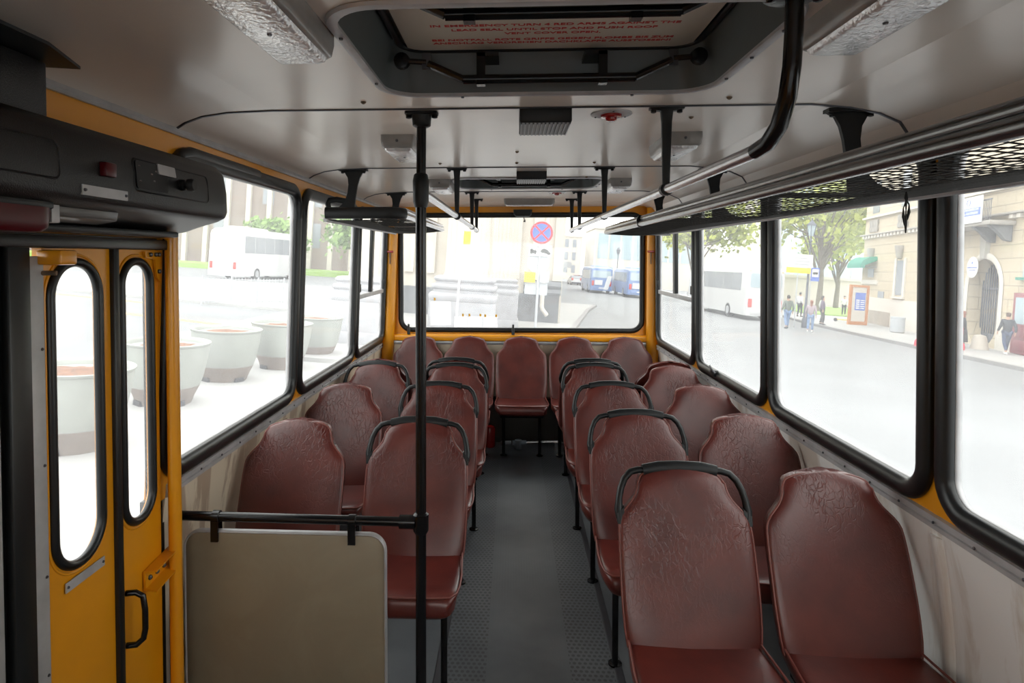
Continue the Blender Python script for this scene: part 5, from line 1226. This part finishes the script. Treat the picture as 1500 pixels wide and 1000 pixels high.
for k in range(46): mb.box(1.4 + k * 0.135, 1.42 + k * 0.135, 0.98, 1.0, 6.02, 6.95)
mb.box(1.35, 7.55, 0.97, 1.01, 6.95, 7.0); mb.box(1.35, 7.55, 0.98, 1.0, 6.55, 6.58); mb.build('iron_railing', 'iron', ba)
bs = lo('banner_sign', 3.1, 1.10, 6.58, label='white banner sign with blue band and lettering on the balcony railing', cat='sign')
mb = MB(); mb.box(-1.2, 1.2, -0.02, 0.02, -0.62, 0.62); mb.build('sign_board', 'sign_w', bs)
mb = MB(); mb.box(-1.1, 1.1, 0.02, 0.028, -0.27, 0.10); mb.build('blue_band', 'sign_blue', bs)
for i, tx in enumerate(('ПРИЁМНАЯ КОМИССИЯ', 'РГПУ им. А.И. ГЕРЦЕНА')):
    t = text_mesh('sign_lettering', tx, 0.16, 'sign_w', bs, ext=0.002); t.location = (0, 0.031, 0.005 - i * 0.17); t.rotation_euler = (PI / 2, 0, PI)
mb = MB(); mb.tube([(0.15 * math.cos(a), 0.025, 0.36 + 0.15 * math.sin(a)) for a in [2 * PI * k / 16 for k in range(16)]], 0.015, 6, closed=True, up=(0, 1, 0)); mb.build('emblem', 'sign_blue', bs)
rd = lo('red_door', 0, 0, 0, label='maroon panelled door with pale glass right of the arched gate', cat='door')
mb = MB(); mb.box(-0.5, 0.85, 0.05, 0.12, 0.15, 2.8); mb.build('door_leaf', 'maroon_door', rd, bevel=0.02)
mb = MB(); mb.box(-0.3, 0.65, 0.12, 0.13, 1.45, 2.6); mb.build('door_glass', 'skywin', rd)
mb = MB(); mb.box(-0.3, 0.65, 0.12, 0.14, 0.3, 0.75); mb.box(-0.3, 0.65, 0.12, 0.14, 0.85, 1.3); mb.build('raised_panels', 'maroon_door', rd, bevel=0.02)
mb = MB(); mb.tube([(0.70, 0.13, 1.35), (0.70, 0.20, 1.35), (0.60, 0.20, 1.35)], 0.015, 8); mb.build('door_handle', 'post', rd)
fbox('upper_window', -0.6, 0.5, -0.02, 0.03, 3.5, 5.0, 'skywin'); fbox('window_sill', -0.8, 0.7, 0.0, 0.2, 3.36, 3.48, 'awning')
aw = lo('awning', 18.9, 0, 3.95, label='green fabric awning over the small window at the building corner', cat='awning')
mb = MB(); R = []
for s_ in (-1.5, -1.42, 0, 1.42, 1.5):
    k = 0.8 if abs(s_) > 1.45 else 1
    R.append([(s_, 0.0, 0.85 * k), (s_, 0.45 * k, 0.80 * k), (s_, 0.85 * k, 0.55 * k), (s_, 1.0 * k, 0.22), (s_, 1.0 * k, 0.0), (s_, 0.97 * k, 0.0), (s_, 0.95 * k, 0.20), (s_, 0.02, 0.7 * k)])
mb.rings(R); mb.build('awning_cloth', 'awning', aw, 40)
for s_ in (-1.45, 1.45):
    mb = MB(); mb.tube([(s_, 0.0, 0.1), (s_, 0.98, 0.1)], 0.02, 6); mb.build('awning_arm', 'iron', aw)
# street furniture on the right
kx = oemp('advertising_stand', 22.65, 42.4, 0.13, 0.25, label='orange wooden framed poster stand beside the cream building', cat='poster stand')
mb = MB(); plate_hole(mb, lambda a, b, n: (a, n - 0.06, b), (-0.72, 0.72, 0.0, 2.6), (-0.55, 0.55, 0.22, 2.45), 0.02, 0.12, 2); mb.build('wooden_frame', 'orange', kx)
mb = MB(); mb.box(-0.55, 0.55, -0.01, 0.01, 0.22, 2.45); mb.build('stand_panel', 'plaster', kx)
mb = MB(); mb.box(-0.28, 0.48, -0.03, -0.012, 0.95, 2.1); po_ = mb.build('blue_poster', 'sign_blue', kx)
for j in range(5):
    mb = MB(); mb.box(-0.22, 0.05, -0.036, -0.03, 1.05 + 0.13 * j, 1.13 + 0.13 * j); mb.box(0.12, 0.42, -0.036, -0.03, 1.05 + 0.13 * j, 1.11 + 0.13 * j); mb.build('poster_print', 'sign_w', po_)
mb = MB(); mb.box(0.60, 0.72, 0.06, 0.9, 0.0, 2.6); mb.build('side_frame', 'orange', kx)
lm = oemp('street_lamp', 17.32, 38.0, 0, label='dark old style street lamp with glass lantern before the yellow green tree', cat='street lamp')
mb = MB(); mb.lathe([(0.17, 0), (0.17, 0.5), (0.12, 0.6), (0.10, 1.3), (0.07, 1.4), (0.06, 3.2), (0.09, 3.3), (0.05, 3.4), (0.04, 5.0), (0.09, 5.1), (0.04, 5.2), (0.04, 5.4)], (0, 0, 0), 'z', 16); mb.build('lamp_post', 'iron', lm)
mb = MB(); mb.lathe([(0.14, 5.4), (0.27, 6.0)], (0, 0, 0), 'z', 6); mb.build('lantern_glass', 'skywin', lm)
mb = MB(); mb.lathe([(0.30, 6.0), (0.28, 6.05), (0.10, 6.25), (0.05, 6.3), (0.05, 6.4), (0.01, 6.5)], (0, 0, 0), 'z', 6)
for k in range(6):
    a = 2 * PI * k / 6; mb.tube([(0.14 * math.cos(a), 0.14 * math.sin(a), 5.38), (0.27 * math.cos(a), 0.27 * math.sin(a), 6.02)], 0.018, 6)
mb.build('lantern_cap', 'iron', lm)
mb = MB(); mb.tube([(-0.35, 0, 4.95), (0.35, 0, 4.95)], 0.025, 8); mb.build('cross_arm', 'iron', lm)
ss_ = oemp('route_board', 16.6, 37.7, 0, label='white and yellow route board on a post left of the street lamp', cat='sign')
mb = MB(); mb.tube([(0, 0.03, 0), (0, 0.03, 4.3)], 0.035, 8); mb.build('board_post', 'post', ss_)
mb = MB(); mb.box(-0.72, 0.78, -0.02, 0.02, 3.52, 4.28); wb_ = mb.build('white_board', 'sign_w', ss_)
mb = MB(); mb.box(-0.68, 0.70, -0.02, 0.02, 3.18, 3.50); mb.build('yellow_board', 'sign_y', ss_)
for j in range(3):
    mb = MB(); mb.box(-0.3, 0.6, -0.028, -0.02, 3.66 + j * 0.18, 3.72 + j * 0.18); mb.build('board_text_line', 'post', wb_)
bt = oemp('bus_stop_sign', 17.85, 38.3, 0, label='blue bus stop plate with bus symbol right of the street lamp', cat='sign')
mb = MB(); mb.box(-0.24, 0.24, -0.015, 0.015, 2.77, 3.56); pb = mb.build('blue_plate', 'sign_blue', bt)
mb = MB(); mb.box(-0.19, 0.19, -0.022, -0.015, 3.02, 3.48); wp = mb.build('white_field', 'sign_w', pb)
mb = MB(); mb.box(-0.14, 0.14, -0.028, -0.022, 3.18, 3.30); mb.box(-0.10, -0.05, -0.028, -0.022, 3.14, 3.18); mb.box(0.05, 0.10, -0.028, -0.022, 3.14, 3.18); mb.build('bus_symbol', 'sign_k', pb)
mb = MB(); mb.tube([(-0.22, 0.04, 0), (-0.22, 0.04, 3.6)], 0.03, 8); mb.build('sign_post', 'post', bt)
br_ = oemp('safety_barrier', 19.1, 29.0, 0.13, label='red plastic road barrier on the pavement, half behind the black window pillar', cat='barrier')
mb = MB(); 
mb.rings([[(a, -w_, z) for a in (-0.95, 0.95)] + [(a, w_, z) for a in (0.95, -0.95)] for z, w_ in ((0.0, 0.25), (0.25, 0.22), (0.35, 0.09), (0.95, 0.07), (1.0, 0.05))]); mb.build('barrier_body', 'barrier', br_, bevel=0.03)
for a in (-0.6, 0.0, 0.6):
    mb = MB(); mb.box(a - 0.14, a + 0.14, -0.10, 0.10, 0.48, 0.78); mb.build('white_panel', 'sign_w', br_, bevel=0.01)
bl = oemp('stone_bollard', 21.45, 29.9, 0.13, label='conical pale stone bollard at the side of the arched gate', cat='bollard')
mb = MB(); mb.lathe([(0.36, 0), (0.34, 0.1), (0.27, 0.5), (0.22, 0.62), (0.10, 0.66)], (0, 0, 0), 'z', 20); mb.build('bollard_body', 'limestone', bl)
bn = oemp('litter_bin', 22.3, 37.5, 0.13, label='round grey litter bin against the white plinth', cat='bin')
mb = MB(); mb.lathe([(0.30, 0), (0.36, 0.05), (0.36, 0.80), (0.38, 0.82), (0.38, 0.90), (0.30, 0.90), (0.28, 0.6)], (0, 0, 0), 'z', 24); mb.build('bin_body', 'post', bn)
def scooter(x, y, rz, label, m='yellow_scooter', z=0.13):
    s_ = oemp('kick_scooter', x, y, z, rz, label=label, cat='scooter', group='parked kick scooters')
    mb = MB(); mb.box(-0.30, 0.45, -0.08, 0.08, 0.13, 0.19); mb.tube([(0.45, 0, 0.16), (0.58, 0, 0.28)], 0.03, 8); mb.build('deck', m, s_, bevel=0.01)
    mb = MB(); mb.tube([(0.62, 0, 0.12), (0.50, 0, 1.15)], 0.03, 10); mb.build('steering_post', m, s_)
    mb = MB(); mb.tube([(0.50, -0.25, 1.15), (0.50, 0.25, 1.15)], 0.02, 8); mb.build('handlebar', 'iron', s_)
    for a in (-0.38, 0.62):
        mb = MB(); mb.lathe([(0.06, -0.025), (0.12, -0.025), (0.125, 0), (0.12, 0.025), (0.06, 0.025)], (a, 0, 0.125), 'y', 16); mb.build('wheel', 'tyre', s_)
scooter(22.8, 44.6, -0.4, 'yellow kick scooter on the pavement left of the orange poster stand')
scooter(-6.9, 22.5, 0.5, 'kick scooter lying beyond the planters, near the first black window pillar', z=0.0)
scooter(-4.6, 22.0, 2.0, 'yellow kick scooter parked beyond the last left window', z=0.0)

# trees
def tree(x, y, h, cr, cz, m, label, n=2600, seed=1, leaf=0.34):
    rnd = random.Random(seed)
    t = oemp('tree', x, y, 0, label=label, cat='tree', group='street trees')
    mb = MB(); mb.tube([(0, 0, 0), (0.1, 0, h * 0.25), (-0.05, 0.1, h * 0.45), (0.1, 0, h * 0.8)], [0.28, 0.2, 0.15, 0.05], 10)
    clus = []
    for k in range(26):
        a = rnd.uniform(0, 2 * PI); e = rnd.uniform(-0.5, 1.0); q = rnd.uniform(0.35, 1.0)
        c = Vector((cr * q * math.cos(a) * math.cos(e * 0.9), cr * q * math.sin(a) * math.cos(e * 0.9), cz + cr * 0.8 * q * math.sin(e)))
        clus.append(c)
        mb.tube([(0, 0, h * rnd.uniform(0.2, 0.6)), tuple(c * 0.5 + Vector((0, 0, h * 0.22))), tuple(c)], [0.09, 0.05, 0.015], 6)
    mb.build('trunk', 'bark', t, 60)
    mb = MB()
    for k in range(n):
        c = clus[rnd.randrange(len(clus))]
        d = Vector((rnd.gauss(0, 1), rnd.gauss(0, 1), rnd.gauss(0, 0.7))) * cr * 0.17
        p = c + d; s_ = leaf * rnd.uniform(0.6, 1.2)
        u = Vector((rnd.gauss(0, 1), rnd.gauss(0, 1), rnd.gauss(0, 1))).normalized(); v = u.orthogonal().normalized(); w_ = u.cross(v)
        mb.add([p - v * s_, p + w_ * s_ * 0.6, p + v * s_, p - w_ * s_ * 0.6], [(0, 1, 2, 3)])
    mb.build('foliage', m, t)
tree(27.5, 58, 13, 6.0, 8.5, 'leaves', 'yellow green tree behind the street lamp', 3600, 1)
tree(19.5, 70, 12, 5.2, 8.0, 'leaves', 'yellow green tree behind the white coach on the right', 3000, 2)
tree(34.5, 69, 12, 4.6, 7.5, 'leaves', 'yellow green tree behind, beside the glass fronted building', 2400, 3)
tree(-27, 68, 6, 3.6, 3.4, 'leaves_d', 'green tree behind the coach on the left', 2200, 4)
tree(-16.5, 66, 8, 3.8, 4.8, 'leaves_d', 'green tree in the second left window, beside the column', 2000, 5)
# far buildings
def block(label, x0, x1, y0, y1, h, m, wins, rz=0.0, wm='darkwin', name='building', o=(0, 0), strips=False):
    b = oemp(name, o[0], o[1], 0, rz, label=label, cat='building')
    mb = MB(); mb.box(x0, x1, y0, y1, 0, h); mb.box(x0 - 0.2, x1 + 0.2, y0 - 0.25, y1, h, h + 0.35); mb.build('building_wall', m, b)
    for (a, b_, z0, z1) in wins:
        mb = MB(); mb.box(a, b_, y0 - 0.06, y0 + 0.05, z0, z1); mb.build('window', wm, b)
    if strips:
        k = x0 + 0.5; 
        while k < x1:
            mb = MB(); mb.box(k, k + 0.55, y0 - 0.45, y0, 0, h); mb.build('pilaster', 'limestone', b); k += 2.6
    return b
block('brown building with pale vertical pilasters behind the coach on the left', -75, -8, 76, 90, 24, 'brownwall', [(-44 + 6 * i + 1.0, -44 + 6 * i + 2.4, 3 + 5 * j, 6 + 5 * j) for i in range(6) for j in range(3)], strips=True)
block('modern glass fronted building behind the yellow green trees on the right', 33, 50, 84, 96, 17, 'plaster', [(34 + 2.4 * i, 36 + 2.4 * i, 2, 15) for i in range(6)], wm='skywin')
block('long pale wall and terrace behind the lawn', 24, 60, 76, 78, 3.2, 'limestone', [])
ob = block('modern office building with pale glass front at the far end of the street', 13.6, 34, 108, 122, 9.6, 'plaster', [(14.2 + 2.0 * i, 15.9 + 2.0 * i, 4.6, 8.9) for i in range(9)] + [(15.5, 17.0, 0.8, 3.2)], wm='skywin')
block('pale long building closing the street behind', 6, 16, 150, 160, 10, 'limestone', [(6.6 + 1.8 * i, 7.5 + 1.8 * i, 1.5 + 3 * j, 3.4 + 3 * j) for i in range(5) for j in range(3)])
# street front left of the far street
a0, a1 = Vector((3.3, 44)), Vector((9.0, 124))
d_ = (a1 - a0); Ls = d_.length; an = math.atan2(d_.y, d_.x)
sb = oemp('building', a0.x, a0.y, 0, an, label='long white street front receding behind the signpost', cat='building')
mb = MB(); mb.box(0, Ls, 0, 10, 0, 9.5); mb.box(0, Ls, -0.4, 0.1, 9.2, 9.6); mb.box(0, Ls, -0.2, 0.1, 3.4, 3.6); mb.build('building_wall', 'plaster', sb)
for i in range(16):
    for j in range(3):
        mb = MB(); mb.box(2 + i * 4.8, 3.4 + i * 4.8, -0.05, 0.05, 1.0 + 2.9 * j, 2.9 + 2.9 * j); mb.build('window', 'darkwin', sb)
for i in range(3):
    mb = MB(); mb.box(6 + i * 6, 7.6 + i * 6, -0.9, 0, 2.6, 3.1); mb.build('shop_canopy', 'post', sb)

# cathedral columns and wall behind the bus
def column(x, y, w, zb, zt, rs_, label, m='granite', h=16):
    c = oemp('stone_column', x, y, 0, label=label, cat='column', group='stone columns')
    mb = MB(); mb.box(-w / 2, w / 2, -w / 2, w / 2, 0.1, zb); mb.box(-w / 2 - 0.06, w / 2 + 0.06, -w / 2 - 0.06, w / 2 + 0.06, 0.1, 0.45); mb.build('pedestal', m, c, bevel=0.02)
    hgt = zt - zb; mb = MB(); R = []
    for t, q in ((0, 1.0), (0.10, 1.03), (0.22, 1.04), (0.32, 1.0), (0.34, 0.93), (0.46, 0.92), (0.50, 0.97), (0.60, 0.99), (0.68, 0.96), (0.70, 0.88), (0.78, 0.87), (0.84, 0.93), (0.92, 0.94), (1.0, 0.88)):
        e = w / 2 * q; R.append([(a, b, zb + hgt * t) for a, b in rrect(-e, e, -e, e, 0.12 + 0.3 * t, 5)])
    mb.rings(R); mb.build('base_moulding', m, c, 60)
    mb = MB(); n = 120; R = []
    for z, q in ((zt, 1.06), (zt + 0.15, 1.0), (h, 0.9)):
        R.append([(rs_ * q * (1 - 0.05 * max(0, math.sin(20 * a)) ** 0.6) * math.cos(a), rs_ * q * (1 - 0.05 * max(0, math.sin(20 * a)) ** 0.6) * math.sin(a), z) for a in [2 * PI * k / n for k in range(n)]])
    mb.rings(R); mb.build('fluted_shaft', 'limestone', c, 50)
column(-1.52, 21.1, 2.15, 1.30, 2.08, 0.72, 'large fluted column on moulded granite pedestal behind the back window')
column(-0.35, 24.9, 1.30, 1.40, 2.02, 0.50, 'second column with grey pedestal, just right of the large one')
column(-4.25, 18.0, 1.55, 1.30, 1.95, 0.42, 'white column seen through the second and third left windows')
cw = oemp('building', 0, 0, 0, label='stone church wall with pilasters behind the columns', cat='building')
mb = MB(); mb.box(-6.0, 2.25, 28.3, 44, 0.1, 18); mb.build('building_wall', 'limestone', cw)
mb = MB(); mb.box(-6.0, 2.15, 28.1, 28.3, 0.1, 1.35); mb.build('wall_plinth', 'granite_dark', cw)
mb = MB(); mb.rings([[(x_, y_, z_) for y_, z_ in ((28.3, 1.35), (28.02, 1.35), (27.95, 1.45), (27.98, 1.58), (28.1, 1.62), (28.02, 1.75), (28.12, 1.95), (28.3, 1.98))] for x_ in (0.55, 2.2)]); mb.build('wall_moulding', 'granite_dark', cw)
for k in range(9):
    mb = MB(); a = -5.8 + k * 0.95; mb.box(a, a + 0.42, 28.12, 28.3, 1.98, 18); mb.build('pilaster', 'limestone', cw)
# no stopping sign and its plates
ns = oemp('sign_post', 0.93, 22.0, 0, label='grey signpost with round no stopping sign and tow plate behind the back window', cat='sign post')
mb = MB(); mb.tube([(0, 0.05, 0.1), (-0.02, 0.05, 4.1)], 0.045, 10); mb.build('post_tube', 'post', ns)
mb = MB(); mb.lathe([(0.39, -0.02), (0.395, 0), (0.39, 0.02)], (0.0, 0, 3.76), 'y', 36); sd = mb.build('round_sign', 'sign_blue', ns)
mb = MB(); P = [(0.355 * math.cos(a), -0.022, 3.76 + 0.355 * math.sin(a)) for a in [2 * PI * k / 36 for k in range(36)]]; mb.tube(P, [(0.006, 0.042)] * 36, 6, closed=True, up=(0, 1, 0)); mb.build('red_ring', 'sign_red', sd)
for s_ in (-1, 1):
    mb = MB(); mb.tube([(-0.24 * s_, -0.024, 3.52), (0.24 * s_, -0.024, 4.0)], [(0.005, 0.036)] * 2, 6, up=(0, 1, 0)); mb.build('red_stroke', 'sign_red', sd)
mb = MB(); mb.box(-0.40, 0.38, -0.02, 0.01, 2.95, 3.33); tp = mb.build('tow_plate', 'sign_w', ns)
# tow truck symbol: truck with hook arm, car lifted behind
mb = MB(); T = lambda pts: mb.prism(pts, lambda p: (p[0], -0.021, p[1]), lambda p: (p[0], -0.027, p[1]))
T([(-0.36, 3.03), (-0.16, 3.03), (-0.12, 3.10), (-0.16, 3.14), (-0.24, 3.14), (-0.28, 3.20), (-0.36, 3.18)]); T([(-0.18, 3.13), (-0.10, 3.27), (0.0, 3.16), (0.01, 3.18), (-0.10, 3.30), (-0.20, 3.14)])
T([(0.0, 3.13), (0.04, 3.19), (0.12, 3.22), (0.24, 3.18), (0.35, 3.08), (0.35, 3.01), (0.0, 3.09)])
for a, z in ((-0.31, 3.03), (-0.18, 3.03), (0.07, 3.08), (0.28, 3.02)): mb.lathe([(0.03, -0.028), (0.03, -0.021)], (a, 0, z), 'y', 12)
mb.build('tow_symbol', 'sign_k', tp)
mb = MB(); mb.lathe([(0.38, 0.07), (0.385, 0.09), (0.38, 0.11)], (-0.04, 0, 2.72), 'y', 32); mb.build('round_sign_back', 'post', ns)
mb = MB(); mb.box(-0.50, -0.12, -0.02, 0.0, 2.02, 2.38); mb.build('yellow_plate', 'sign_y', ns)
mb = MB(); mb.box(0.04, 0.36, -0.02, 0.0, 2.04, 2.40); mb.build('grey_plate', 'post', ns)
mb = MB(); mb.box(-0.46, 0.33, 0.09, 0.11, 1.60, 2.02); mb.build('plate_back', 'post', ns)
s2 = oemp('sign_post', -1.95, 17.8, 0, label='thin pale signpost with small yellow plate left of the back window middle', cat='sign post')
mb = MB(); mb.tube([(0.45, 0, 0.1), (0.5, 0, 4.0)], 0.03, 10); mb.build('post_tube', 'sign_w', s2)
mb = MB(); mb.box(0.52, 0.72, -0.015, 0.015, 3.08, 3.45); mb.build('yellow_plate', 'sign_y', s2)
mb = MB(); mb.box(0.36, 0.46, -0.015, 0.015, 3.08, 3.45); mb.build('grey_plate', 'post', s2)
dp = oemp('drain_pipe', 1.3, 26.0, 0, label='white drain pipe with bent outlet on the church wall beside the signpost', cat='pipe')
mb = MB(); mb.tube([(0, 0, 5.0), (0, 0, 0.95), (0.05, 0, 0.82), (0.24, -0.05, 0.60)], 0.085, 12); mb.build('pipe_tube', 'plaster', dp, 60)
sl = oemp('street_lamp', 13.1, 80.0, 0, label='thin dark street lamp behind the blue buses', cat='street lamp')
mb = MB(); mb.lathe([(0.12, 0), (0.08, 1.0), (0.05, 4.6), (0.16, 4.8), (0.28, 5.3), (0.06, 5.6)], (0, 0, 0), 'z', 10); mb.build('lamp_post', 'iron', sl)
